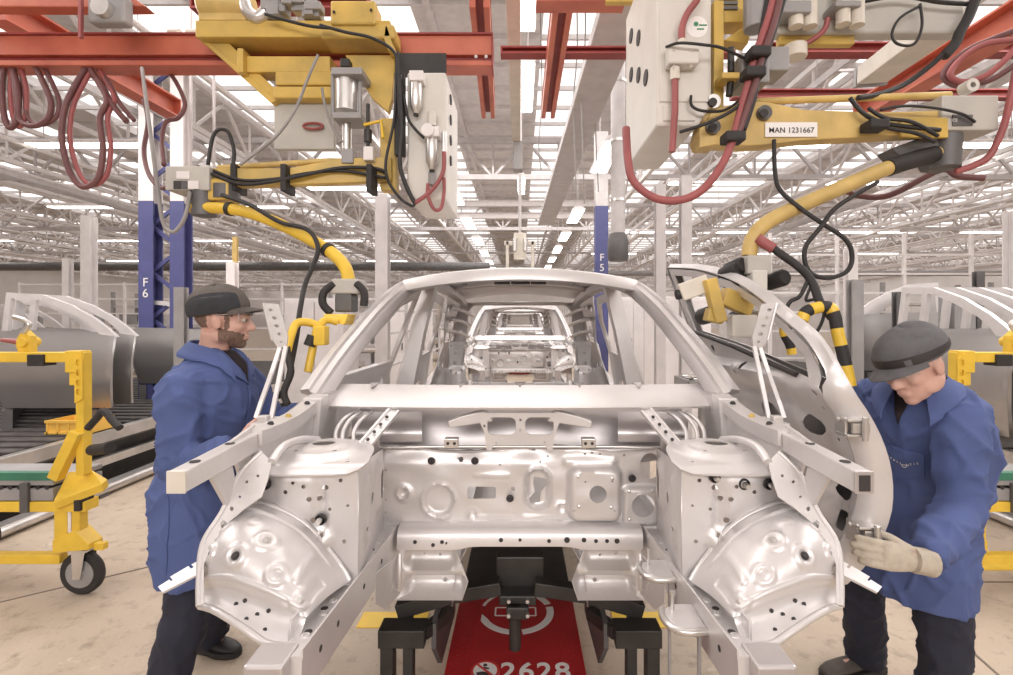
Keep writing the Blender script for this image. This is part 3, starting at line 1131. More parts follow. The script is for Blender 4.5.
    FEAT = [(wh(u_, v_), r_, d_) for u_, v_, r_, d_ in ((.36, .33, .028, .008), (.36, .33, .016, -.010), (.62, .45, .034, .007), (.62, .45, .020, -.009), (.47, .70, .032, .008), (.47, .70, .019, -.008),
            (.70, .72, .030, .008), (.70, .72, .018, -.010), (.84, .84, .026, .007), (.84, .84, .013, -.006), (.27, .62, .026, .007), (.27, .62, .012, -.008), (.54, .28, .024, .006), (.18, .80, .018, -.008))]
    m.grid(wh, NU, NV)
    whs = both(m, 'wheelhouse', smooth=180, solid=.004)
    for wh_, s in zip(whs, (1, -1)):
        for u, v in ((.36, .33), (.62, .45), (.47, .70), (.84, .84)):
            q = wh(u, v)
            q.x *= s
            MB().lathe([(.009, -.004), (.010, .004), (.006, .010), (0, .010)], q, (0, -.8, .6), 10).build('stud' if u != .47 else 'grommet', ALU if u != .47 else HOLE, wh_)
    m = MB()
    m.tube([q + V((0, -.004, .006)) for q in A], .007, 6)
    both(m, 'arch_seam', smooth=60)
    # front skirt below the bulge, with its curved white bottom lip
    m = MB()
    sk_t = [B[int(i * nA / 12)] for i in range(13)]
    lip = spline([Q(200, 606, 1.18), Q(212, 609, 1.16), Q(228, 618, 1.14), Q(246, 630, 1.12), Q(262, 641, 1.11), Q(272, 645, 1.10), Q(295, 648, 1.09)], 2)
    rings = []
    for i in range(13):
        a_, b_ = sk_t[i], lip[i]
        rings.append([a_.lerp(b_, t) + V((0, .012 * math.sin(PI * t), 0)) for t in (0, .25, .5, .75, 1)])
    m.loft(rings, False, False)
    both(m, 'arch_skirt', STEEL, smooth=60, solid=.004)
    m = MB()
    m.tube(lip, .008, 8)
    sk = both(m, 'skirt_lip', smooth=60)
    for i in range(5, 9):
        for j in (1, 2, 3):
            if (i + j) % 2:
                q = rings[i][j]
                m = MB().lathe([(.005, 0), (.005, .002), (0, .002)], q + V((0, -.003, 0)), (0, -1, .2), 8)
                both(m, 'skirt_hole', HOLE)
    # --- outer apron plates
    m = MB()
    oa = [(240, 474), (262, 452), (272, 462), (268, 480), (262, 497), (246, 508), (226, 525), (212, 546), (204, 565), (204, 604), (199, 606), (201, 572), (202, 543), (213, 525), (222, 512)]
    hs = [circ(224, 525, 3.2, 8, 4.5), circ(232, 509, 2, 8, 2.4), circ(247, 482, 1.6, 8), circ(240, 497, 1.3, 8), circ(210, 553, 1.6, 8), circ(258, 476, 1.5, 8), circ(226, 504, 1, 6), circ(216, 540, 1, 6)]
    sheet(oa[::-1], hs, 5, lambda px, py: Q(px, py, 1.365 - (py - 452) * .0013 + (px - 240) * .0004), m)
    both(m, 'apron_panel', smooth=60, solid=.005)
    m = MB()
    m.tube(spline([Q(262, 452, 1.375), Q(240, 474, 1.337), Q(222, 512, 1.28), Q(203, 543, 1.232), Q(199, 580, 1.183), Q(199, 606, 1.15)], 6), .007)
    both(m, 'apron_edge', smooth=60)
    # --- fender brackets: box arms reaching forward over the wheel arch
    m = MB()
    x0, x1 = .734, .774
    m.loft([[V((x0, y, z0)), V((x1, y, z0)), V((x1, y, z1)), V((x0, y, z1))] for y, z0, z1 in ((1.10, 1.238, 1.286), (1.28, 1.243, 1.295), (1.42, 1.25, 1.302))])
    fb = both(m, 'fender_bracket', bevel=.004)
    for b_, s in zip(fb, (1, -1)):
        MB().bb(s * .733, s * .775, 1.094, 1.10, 1.237, 1.287).build('end_plate', CREAM if s < 0 else STEELD, b_, bevel=.002)
        for y, z in ((1.16, 1.2895), (1.30, 1.296)):
            MB().lathe([(.012, 0), (.012, .0012), (0, .0012)], (s * .754, y, z), n=12).build('bracket_hole', HOLE, b_)
        if s > 0:
            MB().bb(.742, .766, 1.0922, 1.0935, 1.243, 1.278).build('bracket_hole', HOLE, b_)
    m = MB()
    m.poly([(.752, 1.22, 1.235), (.752, 1.31, 1.235), (.752, 1.36, 1.07), (.752, 1.335, 1.07)], (.012, 0, 0))
    m.poly([(.752, 1.30, 1.30), (.752, 1.42, 1.32), (.752, 1.44, 1.10), (.752, 1.39, 1.10)], (.01, 0, 0))
    both(m, 'fender_gusset', bevel=.002)
    # upper apron rails running back to the windscreen pillars
    m = MB()
    pth = spline([V((.752, 1.40, 1.295)), V((.755, 1.52, 1.29)), V((.745, 1.65, 1.30)), V((.735, 1.80, 1.335))], 5)
    m.loft([[q + V((-.03, 0, -.03)), q + V((.03, 0, -.03)), q + V((.035, 0, .005)), q + V((.01, 0, .02)), q + V((-.03, 0, .012))] for q in pth])
    ar = both(m, 'apron_rail', smooth=35)
    for a_, s in zip(ar, (1, -1)):
        for t in (4, 8, 12):
            q = pth[t] + V((-.01, 0, .014))
            q.x *= s
            MB().lathe([(.010, 0), (.010, .004), (.006, .010), (0, .010)], q, n=8).build('weld_nut', HOLE if t != 8 else YEL, a_)
    m = MB()
    m.tube(spline([Q(230, 446, 1.36), Q(246, 440, 1.40), Q(258, 432, 1.46), Q(272, 425, 1.5)], 5), .009)
    both(m, 'rail_flange', smooth=60)
    m = MB()
    m.loft([[q + V((-.02, 0, 0)), q + V((.03, 0, 0)), q + V((.03, 0, -.13)), q + V((-.02, 0, -.12))] for q in pth])
    both(m, 'apron_side', STEEL, smooth=35)
    # hinge pillars
    m = MB()
    m.loft([[V((x, 1.74, z)), V((x + .07, 1.74, z)), V((x + .07, 1.90, z)), V((x, 1.90, z))] for x, z in ((.715, .5), (.715, 1.0), (.70, 1.25), (.69, 1.345))])
    both(m, 'hinge_pillar', bevel=.006)
    # lower brackets poking out beside the arch
    m = MB()
    a, b = Q(203, 566, 1.22), Q(160, 589, 1.15)
    d = (b - a).normalized()
    up = V((.2, -.6, 1)).normalized()
    sd = d.cross(up).normalized()
    cs = [(0, -.02), (.03, -.02), (.03, -.006), (.042, -.006), (.042, -.02), (.12, -.016), (.12, .0), (.128, .0), (.128, -.008), (.175, -.004), (.175, .022), (.02, .026), (0, .02)]
    L_ = (b - a).length / .175
    m.poly([a + d * (u * L_) + sd * v for u, v in cs], up * .006)
    both(m, 'lower_bracket')
    # --- hood hinges standing up beside the windscreen
    m = MB()
    hk = [(264, 303), (278, 304), (280, 309), (288, 337), (287, 345), (279, 349), (273, 340)]
    hh = [circ(271, 310, 2.3, 8, 1.6), circ(274.5, 318, 2.6, 8, 1.8), circ(277, 326, 2.6, 8, 1.8), circ(280, 334, 2.6, 8, 1.8), circ(282, 342, 1.6, 8)]
    sheet(hk[::-1], hh, None, lambda px, py: Q(px, py, 1.72), m)
    hp = both(m, 'hood_hinge', solid=.006)
    for h_, s in zip(hp, (1, -1)):
        t = MB()
        for pts in (((286, 346, 1.72), (282, 365, 1.71), (277, 390, 1.69), (271, 420, 1.66)), ((280, 348, 1.72), (272, 372, 1.70), (262, 400, 1.66), (256, 418, 1.64))):
            ring = [Q(*p_) for p_ in pts]
            for q in ring:
                q.x *= s
            for q0, q1 in zip(ring[:-1], ring[1:]):
                t.beam(q0, q1, .013, .010, (0, 1, 0))
        t.build('hinge_link', STEEL, h_)
        t = MB()
        t.tube([(s * (Q(264, 303, 1.72).x), 1.715, Q(264, 303, 1.72).z), (s * Q(273, 340, 1.72).x, 1.715, Q(273, 340, 1.72).z)], .005, 6)
        t.build('folded_edge', STEEL, h_)
        t = MB()
        q = Q(270, 422, 1.63)
        t.box((s * q.x, q.y, q.z), (.07, .12, .014))
        t.box((s * q.x, q.y - .04, q.z + .014), (.03, .03, .03))
        t.build('hinge_base', STEEL, h_, bevel=.003)
    # --- screen pillars, roof rails
    m = MB()
    pth = spline([V((.752, 1.815, 1.352)), V((.726, 1.98, 1.465)), V((.694, 2.16, 1.573)), V((.655, 2.37, 1.69)), V((.61, 2.58, 1.785)), V((.58, 2.80, 1.835))], 5)
    rings, r2, r3 = [], [], []
    for i, q in enumerate(pth):
        t = i / (len(pth) - 1)
        a_ = .052 - .018 * t
        rings.append([q + V((a_, .02, -.004)), q + V((a_ * .8, -.012, .012)), q + V((.004, -.028, .018)), q + V((0, -.022, .006)), q + V((-.02, -.022, 0)), q + V((-.024, -.012, -.012)), q + V((-.012, .05, -.028)), q + V((a_ * .7, .06, -.02))])
    m.loft(rings)
    both(m, 'screen_pillar', STEEL, smooth=28)
    m = MB()
    m.loft([[q + V((-.018, -.018, -.006)), q + V((-.026, -.010, -.014)), q + V((-.048, .035, -.03)), q + V((-.03, .07, -.045)), q + V((.0, .06, -.03))] for q in pth])
    both(m, 'pillar_inner', STEELD, smooth=28)
    m = MB()
    pr_ = spline([V((.59, 2.74, 1.815)), V((.585, 3.2, 1.85)), V((.58, 3.8, 1.85)), V((.57, 4.4, 1.81)), V((.56, 4.78, 1.75))], 5)
    m.loft([[q + V((.03, 0, -.02)), q + V((.02, 0, .02)), q + V((-.03, 0, .025)), q + V((-.07, 0, .005)), q + V((-.06, 0, -.03)), q + V((0, 0, -.045))] for q in pr_])
    both(m, 'roof_rail', STEEL, smooth=30)
    # roof skin and header
    def rf(u, v):
        t = -1 + 2 * u
        y0 = 2.47 + .13 * t * t
        y = y0 + (4.8 - y0) * v
        z = 1.812 + .05 * (1 - t * t) + .075 * sst(v * 2.6) * (1 - .3 * t * t) - .075 * sst((v - .45) / .55)
        return V((.61 * t, y, z))
    MB().grid(rf, 30, 24).build('roof_panel', STEEL, r, smooth=60, solid=.005)
    m = MB()
    rings = []
    for i in range(31):
        t = -1 + i / 15
        y0 = 2.47 + .13 * t * t
        zt = 1.812 + .05 * (1 - t * t)
        rings.append([V((.61 * t, y0 + .02, zt + .014)), V((.61 * t, y0 - .006, zt + .006)), V((.61 * t, y0 - .022, zt - .022)), V((.61 * t, y0 - .024, zt - .048)), V((.61 * t, y0 - .005, zt - .056)), V((.61 * t, y0 + .13, zt - .046)), V((.61 * t, y0 + .13, zt - .02))])
    m.loft(rings)
    hd = m.build('roof_header', STEEL, r, smooth=30)
    m = MB()
    for x0, x1 in ((-.13, -.05), (-.045, .05), (.055, .13), (-.3, -.27), (.27, .3)):
        m.bb(x0, x1, 2.50, 2.55, 1.796, 1.812 if abs(x0) < .2 else 1.80)
    m.build('header_slot', HOLE, hd)
    # roof bows
    for y in (3.1, 3.9):
        def bow(u, v):
            t = -1 + 2 * u
            return V((.56 * t, y + .08 * v, 1.838 + .045 * (1 - t * t) - .012 * math.sin(PI * v)))
        MB().grid(bow, 16, 4).build('roof_bow', STEELD, r, solid=.004)
    # --- side structure
    m = MB()
    m.loft([[V((x, y, z)), V((x + .085, y, z)), V((x + .085, y + .11, z)), V((x + .045, y + .12, z)), V((x, y + .10, z))] for x, y, z in ((.69, 2.98, .55), (.69, 2.98, .9), (.645, 3.0, 1.2), (.585, 3.05, 1.55), (.525, 3.1, 1.83))])
    both(m, 'centre_pillar', STEEL, smooth=30)
    m = MB()
    m.loft([[V((.69, y, .50)), V((.80, y, .50)), V((.80, y, .60)), V((.76, y, .64)), V((.70, y, .64))] for y in (1.75, 2.8, 3.9)])
    both(m, 'sill', STEEL, smooth=30)
    # rear doors with window opening
    def rx(z):
        return .77 - .05 * abs(z - .95) - (.30 * max(0, z - 1.28))
    o = [(3.10, .60), (3.08, 1.2), (3.12, 1.74), (3.3, 1.80), (3.75, 1.78), (3.98, 1.62), (4.06, 1.34), (3.98, 1.05), (3.85, .75), (3.8, .60)]
    wn = [(3.17, 1.33), (3.20, 1.70), (3.32, 1.745), (3.72, 1.725), (3.90, 1.60), (3.94, 1.37)]
    hs = [wn, rrect(3.25, 3.4, .95, 1.15, .03), rrect(3.5, 3.68, .95, 1.18, .04), circ(3.18, 1.2, .025), circ(3.2, .85, .02), circ(3.75, 1.25, .02), circ(3.45, 1.25, .015), circ(3.6, .8, .03), circ(3.85, 1.1, .025)]
    m = MB()
    sheet(o[::-1], hs, .05, lambda y, z: V((rx(z) - .02 * b_rect(y, z, 3.5, 1.05, .25, .2, .08, .08), y, z)), m)
    both(m, 'rear_door', STEEL, smooth=50, solid=.02)
    # rear quarters with inner wheelhouses
    m = MB()
    o = [(3.9, .6), (4.0, 1.1), (4.1, 1.4), (4.0, 1.66), (3.95, 1.80), (4.76, 1.74), (4.78, 1.3), (4.78, .6)]
    hs = [[(4.2, 1.42), (4.2, 1.62), (4.45, 1.62), (4.55, 1.42)], circ(4.3, 1.25, .04), circ(4.5, 1.2, .03), circ(4.6, 1.45, .03), circ(4.2, 1.1, .02), rrect(4.4, 4.5, .9, 1.1, .03), circ(4.66, 1.6, .02), circ(4.1, 1.7, .02), circ(4.4, 1.7, .02)]
    sheet(o[::-1], hs, .05, lambda y, z: V((.70 - .26 * max(0, z - 1.2) - .03 * math.sin(y * 9) * math.sin(z * 8), y, z)), m)
    both(m, 'rear_quarter', STEEL, smooth=50, solid=.006)
    m = MB()
    m.ell((.66, 4.25, .85), (.19, .36, .36), None, 20, 12)
    both(m, 'rear_wheelhouse', STEEL, smooth=60)
    m = MB()
    sheet([(.44, 1.375), (.60, 1.375), (.60, 1.43), (.44, 1.43)], [circ(a_, 1.40, .008, 8) for a_ in (.46, .49, .52, .55, .58)], None, lambda x, z: V((x, 4.2, z)), m)
    sheet([(.50, 1.20), (.59, 1.20), (.60, 1.37), (.48, 1.37)], [circ(.54, 1.33, .012, 8), circ(.55, 1.25, .018, 8)], None, lambda x, z: V((x, 4.23, z)), m)
    both(m, 'shelf_bracket', STEEL, solid=.02)
    for z_ in (1.5, 1.6, 1.69):
        m = MB()
        m.tube(spline([(.50 - (z_ - 1.5) * .3, 4.72, z_ - .04), (.56 - (z_ - 1.5) * .28, 4.5, z_), (.60 - (z_ - 1.5) * .28, 4.1, z_ + .02)], 5), .016, 8)
        both(m, 'quarter_rib', STEEL, smooth=60)
    m = MB()
    m.loft([[V((.47, 3.98, z)), V((.55, 3.98, z)), V((.55, 4.08, z)), V((.47, 4.08, z))] for z in (.8, 1.02)])
    both(m, 'seat_mount', STEEL, bevel=.012)
    m = MB()
    sheet(rrect(.43, .57, 1.02, 1.25, .03), [circ(a_, b_, .009, 8) for a_, b_ in ((.46, 1.21), (.50, 1.19), (.54, 1.21), (.47, 1.12), (.52, 1.1), (.54, 1.06), (.46, 1.06))], .03, lambda x, z: V((x, 3.96 - .03 * b_rect(x, z, .5, 1.13, .05, .09, .03, .04), z)), m)
    both(m, 'seat_mount_plate', STEEL, smooth=50, solid=.02)
    # tail frame round the hatch opening
    oo = [(-.68, .55), (.68, .55), (.69, 1.1), (.66, 1.3), (.58, 1.77), (-.58, 1.77), (-.66, 1.3), (-.69, 1.1)]
    ho = rrect(-.56, .56, 1.0, 1.765, .10)
    ho = [(x * (1 - .18 * max(0, z - 1.1)), z) for x, z in ho]
    hs = [ho] + [circ(s * a_, b_, c_, 8) for s in (1, -1) for a_, b_, c_ in ((.57, 1.2, .02), (.40, .95, .025), (.2, .9, .02), (.56, 1.5, .016), (.6, .9, .03))]
    sheet(oo, hs, .09, lambda x, z: V((x, 4.74 + .03 * math.cos(x * 3), z))).build('tail_frame', STEEL, r, smooth=60, solid=.03)
    m = MB()
    m.tube([V((x, 4.745, z)) for x, z in ho] + [V((ho[0][0], 4.745, ho[0][1]))], .018, 8)
    m.build('hatch_flange', STEEL, r, smooth=60)
    m = MB()
    for py in ((.2, 3.95), (-.2, 3.95)):
        m.tube(spline([(py[0] * 2.9, 3.9, .62), (py[0] * 2.6, 4.2, .75), (py[0] * 2.4, 4.6, .95), (py[0] * 2.4, 4.72, 1.02)], 4), .03)
    m.build('boot_brace', STEEL, r, smooth=60)
    # boot floor, stepped up
    MB().grid(lambda u, v: V((-.6 + 1.2 * u, 3.85 + .9 * v, .72 + .12 * sst(v * 4) + .02 * math.sin(u * 20))), 24, 6).build('boot_floor', STEELD, r, smooth=60, solid=.004)
    return r


car = car_body()
# the left-hand front door in the photo is already hung on the body
ld_ = bpy.data.objects.new('front_door', None)
COL.objects.link(ld_)
ld_.parent = car
ld_.matrix_parent_inverse = Matrix()
front_door_parts_root = ld_


class _Sub:
    pass


def door_on_car():
    out = [(2.0 - .15, .62), (1.86, 1.0), (1.9, 1.36), (2.12, 1.47), (2.35, 1.59), (2.6, 1.72), (2.85, 1.78), (2.98, 1.79), (2.96, 1.3), (2.96, .62)]
    win = [(2.08, 1.385), (2.2, 1.46), (2.4, 1.57), (2.64, 1.69), (2.88, 1.735), (2.93, 1.735), (2.91, 1.38)]
    hs = [win, rrect(2.2, 2.34, 1.0, 1.14, .04), rrect(2.5, 2.7, .95, 1.15, .05), circ(2.02, 1.25, .03), circ(2.4, 1.27, .025), circ(2.8, 1.28, .03), circ(2.1, 1.1, .02), circ(2.85, 1.1, .02), circ(2.6, 1.28, .016), circ(2.05, .85, .03)]

    def f(y, z):
        return V((-(.80 - .05 * abs(z - .95) - .33 * max(0, z - 1.3) + .0) + .025 * b_rect(y, z, 2.45, 1.05, .35, .16, .08, .06), y, z))
    return sheet(out[::-1], hs, .05, f)


bpy.data.objects.remove(ld_)
door_on_car().build('front_door', STEEL, car, smooth=50, solid=.02)
for dy, lab in ((5.8, 'second bare silver car body in the queue, seen through the near car'),
                (12.85, 'third bare silver car body, framed by the second one'),
                (20.5, 'fourth bare silver car body, tiny at the end of the queue')):
    dup(car, (0, 2.9 + dy, 0.44), label=lab)
# the loose front door being offered up on the right
door = thing('door_shell', (1.0, 2.05, .8), 'bare silver front door held up beside the car by the bending worker', 'car door')
front_door_parts(door)
# ================================================================ RED CARRIER AND ITS SUPPORT FRAME
def carrier():
    r = thing('carrier_vehicle', (-.02, 3.0, 0), 'low red carrier vehicle numbered 2628 on the floor under the near car', 'carrier')
    cx = -.02
    z = .125
    MB().bb(cx - .30, cx + .30, 1.72, 2.74, .03, z).build('deck', REDV, r, bevel=.006)
    MB().bb(cx - .30, cx + .30, 2.745, 4.3, .03, z - .004).build('shaded_rear_deck', BLACK, r, bevel=.006)  # rear deck blackened: the shade under the car put into its colour
    for s in (-1, 1):
        t = MB()
        o = [(cx + s * .30, 1.72), (cx + s * .20, 1.72), (cx + s * .20, 4.3), (cx + s * .30, 4.3)]
        t.bb(cx + s * .205, cx + s * .298, 1.72, 2.74, z, z + .004)
        ts = t.build('tread_strip', REDV, r)
        h = MB()
        for i in range(20):
            for j in range(4):
                h.cyl((cx + s * (.22 + .02 * j), 1.80 + i * .035 + (.017 if j % 2 else 0), z + .0035), (cx + s * (.22 + .02 * j), 1.80 + i * .035 + (.017 if j % 2 else 0), z + .005), .0045, 6)
        tag(h.build('tread_holes', REDD, ts), kind='stuff')
        MB().bb(cx + s * .25 - .03, cx + s * .25 + .03, 1.9, 1.98, 0, .05).build('drive_wheel', RUBBER, r)
        MB().bb(cx + s * .25 - .03, cx + s * .25 + .03, 4.0, 4.08, 0, .05).build('drive_wheel', RUBBER, r)
    # markings
    M = frameM((cx + .085, 2.115, z + .0042), (1, 0, 0), (0, 1, 0))
    text_mesh('2628', .135, M, WHITEL, 'number_lettering', r, .0008, .0025, spacing=1.14)
    s_ = MB().lathe([(.062, 0), (.062, .0012), (0, .0012)], (-.148, 2.125, z), n=32).build('no_step_sign', WHITEL, r)
    rg = MB()
    rg.loft([[V((-.148 + a_ * math.cos(2 * PI * k / 32), 2.125 + a_ * math.sin(2 * PI * k / 32), z + h_)) for a_, h_ in ((.062, .001), (.062, .0022), (.051, .0022), (.051, .001))] for k in range(33)], False)
    rg.build('sign_ring', mat('sign_red', (.6, .06, .05)), s_)
    MB().beam((-.148 - .038, 2.125 + .038, z + .003), (-.148 + .038, 2.125 - .038, z + .003), .010, .001).build('sign_bar', MATS['sign_red'], s_)
    p = MB()
    p.cyl((-.150, 2.158, z + .001), (-.150, 2.158, z + .002), .009)
    p.poly([(-.175, 2.142, z + .0012), (-.155, 2.146, z + .0012), (-.13, 2.140, z + .0012), (-.135, 2.132, z + .0012), (-.158, 2.136, z + .0012)], (0, 0, .001))
    p.build('sign_figure', INK, s_)
    p = MB()
    p.poly([(-.185, 2.112, z + .0012), (-.16, 2.118, z + .0012), (-.13, 2.112, z + .0012), (-.115, 2.10, z + .0012), (-.13, 2.09, z + .0012), (-.155, 2.098, z + .0012), (-.18, 2.094, z + .0012)], (0, 0, .001))
    p.build('sign_floor_mark', INK, s_)
    # ring of three arrows with a boxy outline sign in the middle
    cy = 2.56
    for a0, a1, tip in ((205, 262, 1), (280, 372, 1), (20, 75, 1), (100, 165, 0)):
        o, i_ = [], []
        for k in range(15):
            a_ = math.radians(a0 + (a1 - a0) * k / 14)
            w_ = .018 if a0 != 100 else .008
            o.append(V((cx + (.175 + w_) * math.cos(a_), cy + (.175 + w_) * math.sin(a_), z)))
            i_.append(V((cx + (.175 - w_) * math.cos(a_), cy + (.175 - w_) * math.sin(a_), z)))
        if a0 == 205:
            a_ = math.radians(a0 - 16)
            o.insert(0, V((cx + .175 * math.cos(a_), cy + .175 * math.sin(a_), z)))
        MB().poly(o + i_[::-1], (0, 0, .001)).build('arrow_mark', WHITEL, r)
    for x in (-.105, .01):
        b = MB()
        for p_, q_ in (((0, 0), (.09, 0)), ((0, .07), (.09, .07)), ((0, 0), (0, .07)), ((.09, 0), (.09, .07))):
            b.beam((cx + x + p_[0], cy - .04 + p_[1], z), (cx + x + q_[0], cy - .04 + q_[1], z), .008, .0015)
        b.build('outline_mark', WHITEL, r)
    # ---- support frame
    f = thing('support_frame', (0, 2.05, 0), 'black steel support frame carrying the near car over the red carrier', 'support frame')
    hub = MB()
    hub.bb(-.085, .065, 2.02, 2.12, .46, .50)
    hub.bb(-.055, .035, 1.99, 2.06, .42, .47)
    hub.bb(-.10, .10, 2.10, 2.16, .48, .62)
    hub.build('hub_block', BLACK, f, bevel=.006)
    MB().tube([(-.02, 2.02, .47), (-.02, 2.02, .29)], .024, 14).build('locating_pin', BLACK, f, smooth=40)
    for x in (-.045, .03):
        for z_ in (.445, .485):
            MB().cyl((x, 1.99 if z_ < .46 else 2.02, z_), (x, 1.975 if z_ < .46 else 2.005, z_), .008, 6).build('bolt', ALU, f)
    for s in (-1, 1):
        MB().beam((s * .07 - .01, 2.06, .52), (s * .30, 2.05, .49), .06, .055).build('cross_arm', BLACK, f, bevel=.004)
        MB().beam((s * .29, 2.05, .492), (s * .50, 2.05, .43), .06, .06).build('cross_arm', BLACK, f, bevel=.004)
        MB().bb(s * .44, s * .494, 2.026, 2.074, .30, .44).build('upright', BLACK, f, bevel=.004)
        MB().bb(s * .37, s * .55, 1.93, 2.02, .345, .415).build('side_block', BLACK, f, bevel=.004)
        MB().beam((s * .52, 1.975, .40), (s * .52, 1.975, .0), .05, .06, (0, 1, 0)).build('leg', BLACK, f, bevel=.003)
        MB().beam((s * .44, 1.985, .40), (s * .44, 1.985, .0), .04, .05, (0, 1, 0)).build('leg', BLACK, f, bevel=.003)
        MB().beam((s * .38, 1.98, .38), (s * .30, 2.15, .36), .04, .05).build('inner_strut', BLACK, f, bevel=.003)
        p = MB()
        p.poly([(s * .335, 2.0, .40), (s * .335, 2.6, .46), (s * .335, 2.6, .10), (s * .335, 2.15, .14), (s * .335, 2.0, .30)], (s * .02, 0, 0))
        p.build('side_plate', DGREY, f, bevel=.002)
        c = MB()
        c.bb(s * .45, s * .51, 1.90, 1.95, .13, .19)
        c.bb(s * .44, s * .52, 1.91, 1.95, .115, .13)
        c.build('clamp', ALU, f, bevel=.003)
        MB().bb(s * .38, s * .56, 1.90, 2.06, .0, .03).build('foot', BLACK, f, bevel=.004)
        # rear half of the frame, reaching up to the sills
        MB().beam((s * .335, 2.55, .40), (s * .74, 2.6, .47), .06, .06).build('sill_arm', BLACK, f, bevel=.003)
        MB().beam((s * .335, 4.1, .40), (s * .74, 4.1, .47), .06, .06).build('sill_arm', BLACK, f, bevel=.003)
        MB().beam((s * .335, 2.5, .40), (s * .335, 4.15, .40), .05, .06).build('long_member', BLACK, f, bevel=.003)
        MB().bb(s * .335 - .03, s * .335 + .03, 4.0, 4.1, 0, .42).build('leg', BLACK, f)
    return r, f


cv, sf = carrier()
for dy, n_ in ((5.8, 'second'), (12.85, 'third'), (20.5, 'fourth')):
    dup(cv, (-.02, 3 + dy, 0), label='low red carrier vehicle under the %s car in the queue' % n_)
    dup(sf, (0, 2.05 + dy, 0), label='black support frame under the %s car in the queue' % n_)
# ================================================================ PEOPLE
from mathutils.bvhtree import BVHTree
from mathutils import noise as NZ


def bvh(o):
    m = o.data
    W = o.matrix_basis
    p = o.parent
    while p is not None:
        W = p.matrix_basis @ W
        p = p.parent
    return BVHTree.FromPolygons([W @ v.co for v in m.vertices], [tuple(q.vertices) for q in m.polygons])


def drape(tree, pts_fn, d, off, back=.5):
    """project a point onto the cloth along direction d"""
    d = V(d).normalized()

    def f(u, v):
        q = V(pts_fn(u, v))
        h = tree.ray_cast(q - d * back, d)
        if h[0] is None:
            h = tree.find_nearest(q)
            return h[0] + (h[1] * off if h[1] is not None else V())
        return h[0] - d * off
    return f


def hand_pieces(mb, wrist, fwd, back, side, curl, thumb, s=1.0, fat=1.0, spread=.0):
    """palm and five fingers; fwd along the hand, back = out of the back of the hand, side = thumb side"""
    wrist, fwd, back = V(wrist), V(fwd).normalized(), V(back).normalized()
    side_ = fwd.cross(back).normalized()
    if side_.dot(V(side)) < 0:
        side_ = -side_
    back = (back - fwd * back.dot(fwd)).normalized()

    def ring(c, a, b, n=14):
        return [c + side_ * (a * math.cos(2 * PI * k / n)) + back * (b * math.sin(2 * PI * k / n)) for k in range(n)]
    mb.loft([ring(wrist - fwd * .03 * s, .026 * s, .020 * s), ring(wrist, .028 * s, .021 * s), ring(wrist + fwd * .03 * s, .036 * s, .018 * s), ring(wrist + fwd * .07 * s, .041 * s, .016 * s), ring(wrist + fwd * .095 * s, .039 * s, .013 * s)])
    for i, (off, L) in enumerate(((.030, .072), (.010, .08), (-.010, .075), (-.028, .060))):
        p = wrist + fwd * .085 * s + side_ * off * s
        d = (fwd + side_ * off * spread * 10).normalized()
        pts, rad = [p - fwd * .02 * s, p], [.0095 * s * fat] * 2
        for j, f in enumerate((.45, .32, .23)):
            a_ = curl[j] + i * .05
            d = (d * math.cos(a_) - back * math.sin(a_)).normalized()
            p = p + d * L * f * s
            pts.append(p)
            rad.append((.0092, .0085, .0072)[j] * s * fat)
        # keep frame for next bend direction
        mb.tube(spline(pts, 3), [rad[min(int(k / 3), len(rad) - 1)] for k in range((len(pts) - 1) * 3 + 1)], 8)
        mb.ell(p, (.0072 * s * fat,) * 3, None, 8, 6)
    t0 = wrist + fwd * .025 * s + side_ * .028 * s
    td = (fwd * thumb[0] + side_ * thumb[1] - back * thumb[2]).normalized()
    t1 = t0 + td * .036 * s
    t2 = t1 + (td + fwd * .4 - back * .2).normalized() * .03 * s
    t3 = t2 + (td + fwd * .8 - back * .3).normalized() * .024 * s
    mb.tube(spline([t0 - td * .015 * s, t0, t1, t2, t3], 3), [.014 * s] * 4 + [.0125 * s] * 4 + [.0105 * s] * 4 + [.0085 * s], 8)
    mb.ell(t3, (.0085 * s,) * 3, None, 8, 6)


def head_pieces(mb, M, neck_to):
    def e(c, r, rot=None):
        c = M @ V(c)
        R = M.to_3x3() @ (rot if rot is not None else Matrix.Identity(3))
        mb.ell(c, r, R, 20, 14)

    def t(pts, r):
        mb.tube([M @ V(p) for p in pts], r, 10)
    e((-.012, 0, .035), (.100, .076, .095))
    e((.030, 0, -.025), (.066, .060, .088))
    e((.035, 0, -.07), (.055, .05, .045))
    e((.066, 0, -.098), (.026, .024, .020))
    e((.074, 0, .020), (.026, .054, .020))
    for s in (-1, 1):
        e((.058, s * .038, -.025), (.03, .024, .024))
        e((.010, s * .050, -.065), (.045, .016, .03))
        e((-.008, s * .076, -.012), (.020, .009, .034), Matrix.Rotation(math.radians(-12), 3, 'Y'))
        e((-.014, s * .082, -.002), (.012, .007, .02))
        e((.098, s * .011, -.036), (.010, .008, .008))
    t([(.086, 0, .018), (.100, 0, -.005), (.112, 0, -.03), (.104, 0, -.042)], [.009, .010, .0125, .009])
    e((.110, 0, -.030), (.011, .011, .010))
    e((.090, 0, -.062), (.012, .025, .0065))
    e((.088, 0, -.073), (.012, .021, .007))
    a_, b_ = M @ V((-.02, 0, -.05)), V(neck_to)
    mb.tube([a_, a_.lerp(b_, .4), b_], [.060, .056, .068], 16)


